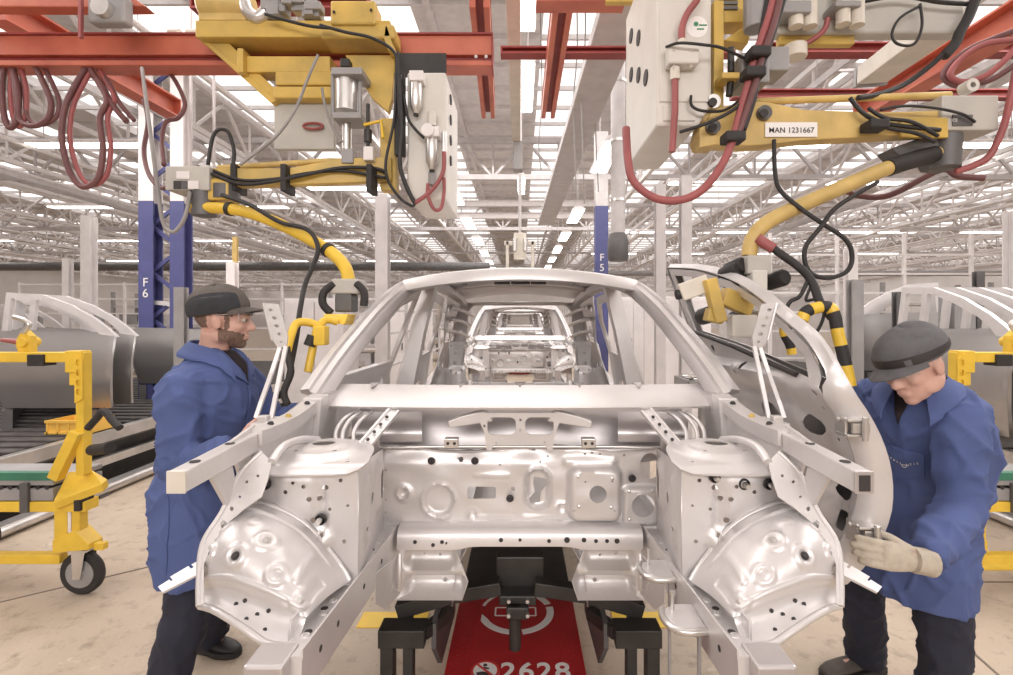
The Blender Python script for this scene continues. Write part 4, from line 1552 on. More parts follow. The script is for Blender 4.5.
def cap_parts(M, root, m_main, m_side, visor_mat, band, tilt=0):
    a, b, c = .116, .092, .092
    zc = .052
    if band:
        a, b, c, zc = .124, .100, .090, .050
    R = Matrix.Rotation(tilt, 4, 'Y')

    def q(th, ph, o=0.0):
        cp = math.cos(ph)
        x, y, z = (a + o) * math.cos(th) * cp, (b + o) * math.sin(th) * cp, (c + o) * math.sin(ph)
        if z < 0:
            x *= 1.0
        flat = .006 * math.cos(th * 2)
        return M @ (R @ V((-.012 + x, y, zc + z + flat * (cp < .9))))
    mb = MB()
    mb.grid(lambda u, v: q(2 * PI * u, -.30 + (PI / 2 + .30 - .001) * v), 48, 20)
    cap = mb.build('cap', m_main, root, smooth=180, solid=.003)
    for s in (() if band else (-1, 1)):
        def pq(u, v, s=s):
            th = s * math.radians(38 + 118 * u)
            top = .18 + .52 * math.sin(PI * min(1, .12 + u * .88)) ** .6
            return q(th, -.28 + (top + .28) * v, .0025)
        mb = MB()
        mb.grid(pq, 20, 10)
        mb.build('side_panel', m_side, cap, smooth=180, solid=.002)
        sm = MB()
        sm.tube([pq(i / 20, 1) for i in range(21)], .0018, 6)
        sm.build('seam', m_side, cap, smooth=180)
    if band:
        mb = MB()
        mb.grid(lambda u, v: q(2 * PI * u, -.20 + (.26 + .12 * math.cos(2 * PI * u)) * v, .003), 48, 4)
        mb.build('headband', HOLE, cap, smooth=180, solid=.002)
        mb = MB()
        mb.grid(lambda u, v: q(math.radians(6 + 10 * u) + .5, -.22 + .28 * v, .005), 3, 3)
        mb.build('band_loop', visor_mat, cap, smooth=180, solid=.002)

    def vz(u, v):
        th = (u - .5) * 2 * math.radians(64)
        base = V((-.012 + (a - .004) * math.cos(th) * .96, (b + .002) * math.sin(th) * .96, zc - .012))
        L = .068 * math.cos((u - .5) * PI) ** .7
        return M @ (R @ (base + V((L * v, 0, -.020 * v - .18 * (base.y ** 2) * 10 * v * .6))))
    mb = MB()
    mb.grid(vz, 24, 8)
    mb.build('visor', visor_mat, cap, smooth=180, solid=.004)
    return cap


def glasses(M, root):
    f = MB()
    g = thing_part('safety_glasses', root)

    def ln(s):
        def fn(u, v):
            th = s * math.radians(4 + 52 * u)
            return M @ V((.02 + .088 * math.cos(th), .092 * math.sin(th) * .9, .030 - .045 * v * (1 - .25 * u)))
        return fn
    for s in (-1, 1):
        MB().grid(ln(s), 10, 5).build('lens', GLASS, g, smooth=180)
        t = MB()
        t.tube([ln(s)(i / 10, 0) for i in range(11)] + [M @ V((.03, s * .080, .022)), M @ V((-.01, s * .082, .018))], .002, 6)
        t.build('temple', GREYP, g, smooth=180)
        t = MB()
        t.tube([ln(s)(1, v / 5) for v in range(6)], .0016, 6)
        t.build('lens_edge', ALU, g, smooth=180)
    return g


def thing_part(name, parent):
    o = bpy.data.objects.new(name, None)
    COL.objects.link(o)
    o.parent = parent
    o.location = -parent.matrix_basis.translation if False else (0, 0, 0)
    o.matrix_parent_inverse = Matrix()
    return o


def eyes(M, root):
    for s in (-1, 1):
        c = M @ V((.080, s * .031, .003))
        e = MB().ell(c, (.0118,) * 3, None, 14, 10).build('eye', EYEW, root, smooth=180)
        d = (M.to_3x3() @ V((1, 0, -.05))).normalized()
        MB().lathe([(.0062, 0), (.005, .002), (0, .0028)], c + d * .0105, d, 12).build('iris', INK, e, smooth=180)
        b = MB()
        b.tube([M @ V(p) for p in ((.097, s * .014, .022), (.0975, s * .028, .027), (.086, s * .048, .022))], [.003, .0042, .002], 6)
        b.build('eyebrow', BEARD, root, smooth=180)


def ell_ring(c, f, rx, ry, n=28, tilt=0):
    """ring round centre c: rx along facing f, ry sideways"""
    c, f = V(c), V((f[0], f[1], 0)).normalized()
    sd = V((-f.y, f.x, 0))
    out = []
    for k in range(n):
        a_ = 2 * PI * k / n
        ca, sa = math.cos(a_), math.sin(a_)
        q = abs(ca) ** .85 * (1 if ca >= 0 else -1), abs(sa) ** .85 * (1 if sa >= 0 else -1)
        p = c + f * rx * q[0] + sd * ry * q[1]
        p.z += tilt * q[0] * rx
        out.append(p)
    return out


def folds(amp, sc, seed=0.0, stretch=(1, 1, .5)):
    """sharp-crested cloth folds pushed along the normal"""
    def f(v, n):
        o = V((seed, seed * 2, seed * .5))
        p = V((v.x * stretch[0] + v.z * .35, v.y * stretch[1] - v.z * .2, v.z * stretch[2])) * sc + o
        q = V((v.x - v.z * .5, v.y + v.z * .6, v.z * .8)) * sc * 1.4 + o
        r = 1 - abs(NZ.noise(p)) * 2.2
        r2 = 1 - abs(NZ.noise(q)) * 2.2
        d = amp * (max(0, r) ** 3 + .7 * max(0, r2) ** 4 - .35) + amp * .5 * NZ.noise(p * .5)
        return v + n * d
    return f


def person(label, fwd, torso, neck, head_M, arms, legs, feet, shirt_dir, hair_mat, beard, caps, shoe_mat, gloved, band, name='person', hand_cfg=None):
    hips = torso[-1][0]
    # ---- the body: one continuous surface under the clothes
    mb = MB()
    mb.loft([ell_ring(c, fwd, max(.03, rx - .035), max(.03, ry - .035), 20) for c, rx, ry, tl in torso[:-2]])
    head_pieces(mb, head_M, neck)
    for (S, E, W) in arms:
        mb.tube(spline([torso[2][0] * .5 + V(S) * .5, V(S), V(E), V(W)], 5), [.055] * 5 + [.05] * 5 + [.036] * 5 + [.027], 12)
    hc = hand_cfg
    for i, h in enumerate(hc):
        hand_pieces(mb, *h)
    for (Hp, K, A) in legs:
        mb.tube(spline([V(Hp) + V((0, 0, .06)), V(Hp), V(K), V(A)], 5), [.085] * 5 + [.075] * 5 + [.052] * 5 + [.04], 14)
    for A, T in feet:
        A, T = V(A), V(T)
        mb.tube([A, A.lerp(T, .35) + V((0, 0, -.01)), A.lerp(T, .6)], [.032, .028, .02], 10)
    body = remeshed(mb, name, SKIN, .0062, None, 3, .5)
    tag(body, label, 'person')
    base = V((hips.x, hips.y, 0))
    body.data.transform(Matrix.Translation(-base))
    body.location = base
    me = body.data
    me.materials.append(BEARD)
    me.materials.append(hair_mat)
    Mi = head_M.inverted()
    for p in me.polygons:
        q = Mi @ (p.center + base)
        if q.length < .17 and abs(q.y) < .11:
            if beard and q.z < -.034 - .22 * q.x and q.z > -.128 and q.x > .0 and (q.x > .03 or q.z > -.09) and not (q.x > .07 and -.078 < q.z < -.056 and abs(q.y) < .024):
                p.material_index = 1
            if beard and .018 < q.x < .036 and -.04 < q.z < .03 and abs(q.y) > .045:
                p.material_index = 1
            if (q.z > .015 - (0.05 if q.x < -.045 else 0) and q.x < .045 and abs(q.y) < .078) and not (q.x > -.03 and abs(q.y) > .075):
                p.material_index = 2
    eyes(head_M, body)
    cap_parts(head_M, body, *caps, band, math.radians(0 if band else -11))
    glasses(head_M, body)
    # ---- coat
    mb = MB()
    mb.loft([ell_ring(c, fwd, rx, ry, 32, tl) for c, rx, ry, tl in torso])
    for (S, E, W) in arms:
        S, E, W = V(S), V(E), V(W)
        c0 = torso[2][0]
        pts = spline([c0.lerp(S, .45), S, S.lerp(E, .5), E, E.lerp(W, .5), W], 4)
        n = len(pts)
        ctrl = [.070, .079, .072, .066, .060, .048]
        rad = []
        for i in range(n):
            f = i / (n - 1) * 5
            k = min(int(f), 4)
            r_ = ctrl[k] + (ctrl[k + 1] - ctrl[k]) * (f - k)
            if f > 1.4:
                r_ += .0035 * math.sin(i * 2.3)
            rad.append(r_)
        mb.tube(pts, rad, 18)
    coat = remeshed(mb, 'coat', COAT, .009, None, 5, .5, folds(.013, 7.5, torso[0][0].x))
    coat.data.transform(Matrix.Translation(-base))
    coat.parent = body
    tag(coat)
    # ---- trousers
    mb = MB()
    hip = (V(legs[0][0]) + V(legs[1][0])) / 2 + V((0, 0, -.02))
    mb.loft([ell_ring(hip + V((0, 0, dz)), fwd, a_, b_, 20) for dz, a_, b_ in ((.10, .09, .13), (.0, .10, .145), (-.08, .10, .15))])
    for (Hp, K, A) in legs:
        Hp, K, A = V(Hp), V(K), V(A)
        pts = spline([Hp, Hp.lerp(K, .5), K, K.lerp(A, .5), A + V((0, 0, -.035))], 4)
        ctrl = [.092, .088, .082, .082, .082]
        n = len(pts)
        mb.tube(pts, [ctrl[min(int(i / (n - 1) * 4), 3)] * (1 + .03 * math.sin(i * 2.1)) for i in range(n)], 16)
    tr = remeshed(mb, 'trousers', TROU, .012, None, 4, .5, folds(.010, 8, 3.3))
    tr.data.transform(Matrix.Translation(-base))
    tr.parent = body
    # ---- shoes
    for A, T in feet:
        A, T = V(A), V(T)
        d = (T - A)
        d.z = 0
        L = d.length
        d.normalize()
        sd = V((-d.y, d.x, 0))
        hl = V((A.x, A.y, 0)) - d * .075
        rings = []
        for t, w_, h_ in ((0, .022, .055), (.03, .034, .085), (.12, .037, .105), (.3, .037, .10), (.45, .040, .078), (.65, .047, .062), (.82, .044, .052), (.95, .030, .042), (1.0, .014, .03)):
            c = hl + d * (L + .10) * t
            rings.append([c + sd * (w_ * math.cos(2 * PI * k / 14)) + V((0, 0, .022 + (h_ - .022) * (.5 + .5 * math.sin(2 * PI * k / 14)))) for k in range(14)])
        sh = MB().loft(rings).build('shoe', shoe_mat, body, smooth=60)
        so = []
        for t, w_ in ((0, .026), (.05, .038), (.3, .040), (.45, .042), (.65, .052), (.85, .046), (.97, .030), (1.02, .010)):
            c = hl + d * (L + .10) * t
            so.append([c + sd * w_, c - sd * w_, c - sd * w_ + V((0, 0, .026)), c + sd * w_ + V((0, 0, .026))])
        MB().loft(so).build('sole', RUBBER, sh, bevel=.003)
        for t in (.34, .41, .48):
            c = hl + d * (L + .10) * t + V((0, 0, .102 - (t - .3) * .16))
            MB().tube([c - sd * .022 + V((0, 0, -.008)), c + V((0, 0, .003)), c + sd * .022 + V((0, 0, -.008))], .003, 6).build('lace', RUBBER, sh)
    return body, coat


def collar(coat, body, nc, fwd, h=.05, r=.072, open_=.5, rise=.0):
    f = V((fwd[0], fwd[1], 0)).normalized()
    sd = V((-f.y, f.x, 0))
    tree = bvh(coat)

    def fn(u, v):
        a_ = open_ + (2 * PI - 2 * open_) * u
        w_ = abs(u - .5) * 2
        up = V((0, 0, .028 - .05 * w_ ** 2))
        e = f * math.cos(a_) * (r + .012) + sd * math.sin(a_) * r
        q = V(nc) + e + up
        drop = h + .055 * max(0, w_ - .72) / .28
        o = e.normalized() * (.035 + .02 * w_) * min(1, v * 1.3)
        q = q + o + V((0, 0, -drop * v)) - (V((0, 0, 0)) if v > .1 else e * .04)
        nr = tree.find_nearest(q)
        if nr[0] is not None and v > .3:
            dlt = (q - nr[0]).dot(nr[1])
            if dlt < .008:
                q = nr[0] + nr[1] * .008
        return q
    MB().grid(fn, 40, 8).build('collar', COAT, body, smooth=180, solid=.005)


# ---------------------------------------------------------------- the worker on the left, in profile
psi = math.radians(-3)
fw = (math.cos(psi), math.sin(psi), 0)
tor = [(V((-1.275, 2.075, 1.50)), .066, .070, .0), (V((-1.272, 2.075, 1.465)), .090, .115, .1), (V((-1.268, 2.075, 1.405)), .120, .185, .1), (V((-1.265, 2.075, 1.31)), .138, .205, 0),
       (V((-1.28, 2.08, 1.18)), .145, .205, 0), (V((-1.305, 2.085, 1.05)), .142, .19, 0), (V((-1.33, 2.09, .92)), .152, .195, 0), (V((-1.32, 2.085, .75)), .148, .205, 0),
       (V((-1.31, 2.085, .64)), .148, .21, 0), (V((-1.31, 2.085, .585)), .148, .21, 0)]
hM = frameM((-1.226, 2.068, 1.618), (math.cos(math.radians(17)), math.sin(math.radians(17)), -.06), (-.3, 1, 0))
armsL = [((-1.275, 1.89, 1.355), (-1.255, 1.84, 1.085), (-1.015, 1.775, 1.16)), ((-1.265, 2.265, 1.355), (-1.13, 2.33, 1.10), (-.955, 2.13, 1.21))]
legsL = [((-1.32, 2.03, .86), (-1.335, 2.005, .46), (-1.425, 1.985, .10)), ((-1.32, 2.17, .86), (-1.34, 2.34, .47), (-1.535, 2.45, .10))]
feetL = [((-1.425, 1.985, .07), (-1.26, 1.94, .03)), ((-1.545, 2.45, .07), (-1.375, 2.41, .03))]
handsL = [((-1.0, 1.772, 1.168), (.93, -.12, .30), (.1, -.9, .1), (0, 0, 1), (.35, .4, .3), (.6, .7, .4), 1.0, 1.0), ((-.945, 2.12, 1.217), (.8, -.45, .3), (0, .5, .85), (-.4, -.8, .2), (.3, .35, .3), (.6, .7, .4), 1.0, 1.0)]
bodyL, coatL = person('worker in blue coat and black-panelled cap standing in profile at the left fender', fw, tor, (-1.274, 2.075, 1.46), hM, armsL, legsL, feetL, None, BEARD, True, (CAPG, CAPN, CAPG), SHOE, [], False, hand_cfg=handsL)
collar(coatL, bodyL, (-1.270, 2.073, 1.503), fw, .055, .078, .55)
tree = bvh(coatL)
f3 = V(fw)
s3 = V((-f3.y, f3.x, 0))
c3 = V((-1.265, 2.075, 1.455))
sheet([(-.045, .06), (0, -.11), (.045, .06)], [], .012, drape(tree, lambda u, v: c3 + s3 * u + V((0, 0, v)), -f3, .005)).build('shirt', SHIRT, bodyL, smooth=180)
for s in (-1, 1):
    sheet([(s * .02, -.10), (s * .055, .05), (s * .105, .0), (s * .085, -.05)], [], .012, drape(tree, lambda u, v: c3 + s3 * u + V((0, 0, v)), -f3, .010)).build('lapel', COAT, bodyL, smooth=180, solid=.003)
MB().tube([drape(tree, lambda u, v: c3 + V((0, 0, -.11 - .78 * v)), -f3, .003)(0, i / 20) for i in range(21)], .004, 6).build('placket', COAT, bodyL, smooth=180)
MB().tube([drape(tree, lambda u, v: V((-1.33, 2.0, 1.0 - .46 * v)), (0, 1, 0), .0015)(0, i / 14) for i in range(15)], .0028, 6).build('side_seam', COAT, bodyL, smooth=180)

# ---------------------------------------------------------------- the worker on the right, bending to the door
psi = math.radians(198)
fw = (math.cos(psi), math.sin(psi), 0)
tor = [(V((1.455, 1.83, 1.395)), .066, .072, -.2), (V((1.47, 1.84, 1.36)), .092, .12, -.25), (V((1.49, 1.86, 1.31)), .130, .195, -.3), (V((1.515, 1.875, 1.23)), .15, .20, -.2),
       (V((1.55, 1.90, 1.10)), .155, .20, -.1), (V((1.56, 1.925, .98)), .145, .19, 0), (V((1.555, 1.94, .88)), .14, .185, 0), (V((1.535, 1.94, .74)), .14, .19, 0),
       (V((1.52, 1.94, .62)), .14, .195, 0), (V((1.52, 1.94, .56)), .14, .195, 0)]
hM2 = frameM((1.362, 1.73, 1.462), (-.88, -.22, -.42), (.22, -.96, .12))
armsR = [((1.50, 1.72, 1.265), (1.44, 1.63, 1.005), (1.175, 1.452, .925)), ((1.43, 2.03, 1.30), (1.33, 2.20, 1.08), (1.185, 2.12, .96))]
legsR = [((1.54, 1.87, .85), (1.575, 1.86, .46), (1.60, 1.89, .10)), ((1.53, 2.04, .85), (1.50, 2.19, .46), (1.59, 2.30, .10))]
feetR = [((1.60, 1.89, .07), (1.40, 1.84, .03)), ((1.605, 2.30, .07), (1.385, 2.26, .03))]
hdir = V((-.96, -.03, .16))
handsR = [((1.135, 1.435, .928), hdir, (.03, -.98, .15), (0, .1, 1), (.14, .28, .35), (.75, .45, .75), 1.0, 1.0), ((1.16, 2.11, .97), (-.5, -.3, .2), (.8, -.1, .3), (0, -1, 0), (.1, .2, .2), (.6, .7, .4), 1.0, 1.0)]
bodyR, coatR = person('worker in blue coat and slate cap bending over to grip the loose front door', fw, tor, (1.47, 1.845, 1.36), hM2, armsR, legsR, feetR, None, GHAIR, False, (CAPG2, CAPG2, CAPG2), SHOE2, [0], True, hand_cfg=handsR)
base = bodyR.location
mb = MB()
hand_pieces(mb, (1.135, 1.435, .928), hdir, (.03, -.98, .15), (0, .1, 1), (.14, .28, .35), (.75, .45, .75), 1.04, 1.15, .12)
g = remeshed(mb, 'work_glove', GLOVE, .0042, None, 2, .4)
g.data.transform(Matrix.Translation(-base))
g.parent = bodyR
w0 = V((1.135, 1.435, .928))
MB().tube([w0 - hdir.normalized() * .045, w0 - hdir.normalized() * .02, w0 + hdir.normalized() * .01], [.040, .037, .036], 16).build('glove_cuff', GLOVE, g, smooth=60)
collar(coatR, bodyR, (1.452, 1.825, 1.395), (fw[0] * .9, fw[1] - .3, 0), .06, .085, .55)
tree = bvh(coatR)
f3 = V(fw)
s3 = V((-f3.y, f3.x, 0))
c3 = V((1.47, 1.84, 1.36))
sheet([(-.06, .10), (0, -.12), (.06, .10)], [], .012, drape(tree, lambda u, v: c3 + s3 * u + V((0, 0, v)), -f3, .006)).build('shirt', SHIRT, bodyR, smooth=180)
cam_d = V((.66, .75, -.08))
o_ = P(899, 458, 1.75)
ux = V((.75, -.66, 0)).normalized()


def on_chest(u, v):
    return o_ + ux * u + V((0, 0, v))


sheet([(-.055, .03), (.065, .015), (.065, -.075), (.0, -.095), (-.055, -.08)], [], .012, drape(tree, on_chest, cam_d, .004)).build('chest_pocket', COAT, bodyR, smooth=180, solid=.003)
# embroidered lettering in a shallow V with a small emblem
wd = 'STELLANTIS'
for i, ch in enumerate(wd):
    u = -.042 + .088 * i / 9
    v = -.018 - .022 * (1 - abs(i - 5.2) / 5)
    if i == 5:
        continue
    t = text_mesh(ch, .0105, Matrix(), WHITEL, 'embroidered_letter', None, .0003, .0006)
    fn = drape(tree, on_chest, cam_d, .0105)
    for q in t.data.vertices:
        q.co = fn(u + q.co.x, v + q.co.y) - base
    t.parent = bodyR
e = MB()
fn = drape(tree, on_chest, cam_d, .0105)
e.tube([fn(.007 + .007 * math.cos(a_ * PI / 6), -.042 + .005 * math.sin(a_ * PI / 6)) for a_ in range(13)], .0012, 6)
e.build('embroidered_emblem', WHITEL, bodyR)
# ================================================================ YELLOW TROLLEYS, CONVEYORS AND DOOR RACKS
def trolley(s, label):
    """s=-1 the one on the left of the photo, s=1 its mirror image"""
    y = 2.95
    r = thing('yellow_trolley', (s * 2.6, y, 0), label, 'trolley')
    X = lambda px: s * (520 - px) * y / 500
    Z = lambda py: H - (py - Y0) * y / 500
    m = MB()
    m.bb(X(80), X(88), y - .03, y + .03, Z(474), Z(352))
    m.bb(X(70), X(86.5), y - .035, y + .035, Z(372), Z(350.5))
    m.bb(X(72), X(78), y - .02, y + .02, Z(385), Z(360))
    m.build('upright', YEL2, r, bevel=.004)
    m = MB()
    sheet([(X(81), Z(402)), (X(88.5), Z(398)), (X(88.5), Z(358)), (X(81), Z(353))], [rrect(min(X(82.5), X(87)), max(X(82.5), X(87)), Z(c + 3.2), Z(c - 3.2), .012) for c in (362, 372, 382, 391)], None, lambda a, b: V((a, y - .04, b)), m)
    m.build('slotted_plate', YEL2, r, solid=.008)
    m = MB()
    m.beam((X(84), y - .04, Z(430)), (X(62), y - .04, Z(476)), .06, .06, (0, 1, 0))
    m.build('brace', YEL2, r, bevel=.004)
    m = MB()
    m.bb(X(-110), X(75), y - .03, y + .03, Z(362), Z(352))
    ar = m.build('top_arm', YEL2, r, bevel=.004)
    m = MB()
    m.bb(X(34), X(50), y - .045, y + .045, Z(365.5), Z(354))
    m.build('arm_clamp', RUBBER, ar, bevel=.004)
    m = MB()
    m.poly([(X(18), y, Z(353)), (X(30), y, Z(353)), (X(29), y, Z(336)), (X(22), y, Z(330)), (X(14), y, Z(342))], (0, .05, 0))
    m.cyl((X(24), y - .02, Z(342)), (X(24), y + .08, Z(342)), .03)
    m.build('hook_block', YEL2, r, bevel=.004)
    MB().tube(spline([(X(23), y, Z(333)), (X(29), y, Z(325)), (X(24), y, Z(320)), (X(14), y, Z(317))], 5), .014).build('locating_hook', ALU, r, smooth=60)
    MB().tube([(X(20), y, Z(342)), (X(2), y, Z(340))], [.018, .012], 8).build('copper_pin', HOSE, r, smooth=60)
    # deck with wedge plate, belt section, legs
    m = MB()
    m.poly([(X(62), y - .05, Z(497)), (X(62), y + .04, Z(474)), (X(86), y + .04, Z(472)), (X(110), y - .02, Z(478)), (X(110), y - .06, Z(481)), (X(68), y - .09, Z(497))], (0, .012, -.045))
    m.build('wedge_plate', YEL2, r, bevel=.003)
    m = MB()
    m.bb(X(-120), X(92), y - .05, y + .05, Z(509), Z(499))
    m.build('deck_bar', YEL2, r, bevel=.004)
    m = MB()
    m.bb(X(-120), X(60), y - .045, y + .30, Z(498), Z(486))
    m.bb(X(-120), X(60), y - .045, y + .30, Z(483), Z(478))
    bt = m.build('roller_section', GREYP, r, bevel=.003)
    MB().bb(X(-120), X(66), y - .05, y - .01, Z(478), Z(470)).build('green_strip', GREEN, bt, bevel=.004)
    t = MB()
    for i in range(18):
        t.cyl((X(54 - i * 9), y - .046, Z(485)), (X(54 - i * 9), y + .30, Z(485)), .014, 8)
    t.build('rollers', RUBBER, bt)
    MB().bb(X(30), X(38), y - .065, y - .04, Z(509), Z(480)).build('dark_bracket', DGREY, r, bevel=.003)
    MB().bb(X(84), X(90), y - .07, y + .03, Z(507), Z(496)).build('end_stop', RUBBER, r, bevel=.003)
    m = MB()
    m.bb(X(60), X(73), y - .04, y + .04, Z(541), Z(505))
    m.bb(X(76), X(84), y - .03, y + .03, Z(541), Z(505))
    m.build('leg', YEL2, r, bevel=.004)
    MB().bb(X(73), X(76), y - .035, y - .02, Z(530), Z(508)).build('clear_tag', WHITEP, r)
    m = MB()
    m.poly([(X(60), y - .05, Z(550)), (X(96), y - .05, Z(546)), (X(96), y - .05, Z(541)), (X(82), y - .05, Z(527)), (X(60), y - .05, Z(537))], (0, .1, 0))
    m.bb(X(96), X(106), y - .02, y + .02, Z(549), Z(542))
    m.build('caster_mount', YEL2, r, bevel=.004)
    m = MB()
    m.bb(X(-120), X(64), y - .03, y + .03, Z(562), Z(553))
    m.build('bottom_bar', YEL2, r, bevel=.004)
    # casters
    def caster(cx, cy, name='caster'):
        c = thing_sub(name, r)
        fk = MB()
        for d in (-.048, .042):
            fk.poly([(cx - .022, cy + d, .105), (cx + .022, cy + d, .105), (cx + .05, cy + d, .27), (cx - .03, cy + d, .27)], (0, .006, 0))
        fk.bb(cx - .05, cx + .06, cy - .05, cy + .05, .262, .275)
        fk.build('fork', ALU, c, bevel=.002)
        a = V((math.sin(.5), math.cos(.5), 0))
        b = V((cx, cy, .127))
        MB().lathe([(.07, -.022), (.115, -.024), (.126, -.012), (.127, 0), (.126, .012), (.115, .024), (.07, .022)], b, (0, 1, 0), 28).build('tyre', RUBBER, c, smooth=50)
        MB().lathe([(.0, -.03), (.02, -.04), (.03, -.028), (.082, -.0255), (.082, .0255), (.03, .028), (.02, .04), (0, .03)], b, (0, 1, 0), 24).build('wheel_disc', GREYP, c, smooth=40)
    caster(X(83), y - .0)
    caster(X(-100), y)
    caster(X(-110), y + .5)
    m = MB()
    m.bb(X(-120), X(-100), y + .46, y + .54, .26, Z(505))
    m.bb(X(-110), X(-90), y - .04, y + .04, .26, Z(350))
    m.beam((X(-115), y, Z(504)), (X(-110), y + .5, Z(504)), .05, .05)
    m.build('rear_frame', YEL2, r, bevel=.004)
    # black grip tubes on the side
    m = MB()
    m.tube(spline([P(88, 428, y - .05), P(97, 418, y - .07), P(104, 411, y - .08), P(112, 420, y - .10), P(120, 428, y - .12)] if s < 0 else [V((-q.x, q.y, q.z)) for q in (P(88, 428, y - .05), P(97, 418, y - .07), P(104, 411, y - .08), P(112, 420, y - .10), P(120, 428, y - .12))], 4), .02, 10)
    m.build('grip_handle', RUBBER, r, smooth=60)
    m = MB()
    q0, q1 = P(92, 450, y - .04), P(110, 448, y - .14)
    if s > 0:
        q0.x, q1.x = -q0.x, -q1.x
    m.tube([q0, q1], .032, 12)
    m.build('buffer_tube', RUBBER, r, smooth=60)
    return r


def thing_sub(name, parent):
    o = bpy.data.objects.new(name, None)
    COL.objects.link(o)
    o.parent = parent
    o.matrix_parent_inverse = Matrix()
    return o


trolley(-1, 'yellow trolley with a green strip and caster, in front of the worker seen in profile')
trolley(1, 'yellow trolley behind the bending worker in the slate cap')


def crate(x, y, z, label):
    r = thing('plastic_crate', (x, y, z), label, 'crate')
    m = MB()
    w_, d, h = .42, .28, .13
    for a in ((x - w_ / 2, x + w_ / 2, y - d / 2, y - d / 2 + .012), (x - w_ / 2, x + w_ / 2, y + d / 2 - .012, y + d / 2), (x - w_ / 2, x - w_ / 2 + .012, y - d / 2, y + d / 2), (x + w_ / 2 - .012, x + w_ / 2, y - d / 2, y + d / 2)):
        m.bb(*a, z, z + h)
    m.bb(x - w_ / 2, x + w_ / 2, y - d / 2, y + d / 2, z, z + .012)
    m.bb(x - w_ / 2 - .012, x + w_ / 2 + .012, y - d / 2 - .012, y - d / 2 + .004, z + h - .025, z + h)
    m.bb(x - w_ / 2 - .012, x + w_ / 2 + .012, y - d / 2 - .010, y - d / 2 + .004, z, z + .02)
    for i in range(5):
        xx = x - w_ / 2 + .01 + i * (w_ - .02) / 4
        m.bb(xx - .008, xx + .008, y - d / 2 - .010, y - d / 2, z, z + h)
    m.build('shell', YELB, r)
    return r


crate(P(82, 425, 4.85).x, 4.85, .535, 'yellow plastic crate lying on the conveyor edge behind the yellow trolley')


def conveyor(s, label):
    r = thing('conveyor', (s * 5.4, 6, 0), label, 'conveyor')
    x0, x1 = s * 4.05, s * 7.2
    MB().bb(x0, x1, 2.2, 13, .40, .49).build('deck', DGREY, r)
    m = MB()
    for i in range(54):
        yy = 2.3 + i * .2
        m.bb(x0 + s * .12, x1, yy, yy + .12, .49, .53)
    tag(m.build('slat_mat', MAT_, r, bevel=.01), kind='stuff')
    MB().bb(x0 - s * .02, x0 + s * .06, 2.2, 13, .42, .535).build('side_rail', ALU, r, bevel=.006)
    MB().bb(x0 - s * .03, x0 + s * .03, 2.2, 13, .20, .28).build('lower_rail', ALU, r, bevel=.006)
    MB().bb(x0 + s * .1, x0 + s * .14, 2.2, 13, 0, .40).build('skirt', BLACK, r)
    for i in range(6):
        MB().bb(x0 + s * .0, x0 + s * .08, 2.6 + i * 2, 2.7 + i * 2, 0, .42).build('leg', DGREY, r)
    g = thing('floor_rail', (s * 3.8, 6, 0), 'bright round floor rail in front of the conveyor on the %s' % ('trolley and crate side' if s < 0 else 'bending worker\'s side'), 'rail')
    MB().tube([(s * 3.82, 2.2, .05), (s * 3.82, 13, .05)], .042, 12).build('tube', ALU, g, smooth=60)
    MB().bb(s * 3.86, s * 4.0, 2.2, 13, .0, .06).build('guide_channel', GREYP, g)
    for i in range(6):
        MB().bb(s * 3.78, s * 3.9, 2.5 + i * 2, 2.6 + i * 2, 0, .03).build('foot', DGREY, g)
    return r


conveyor(-1, 'dark slatted conveyor carrying the silver doors behind the crate')
conveyor(1, 'dark slatted conveyor carrying the doors behind the bending worker')


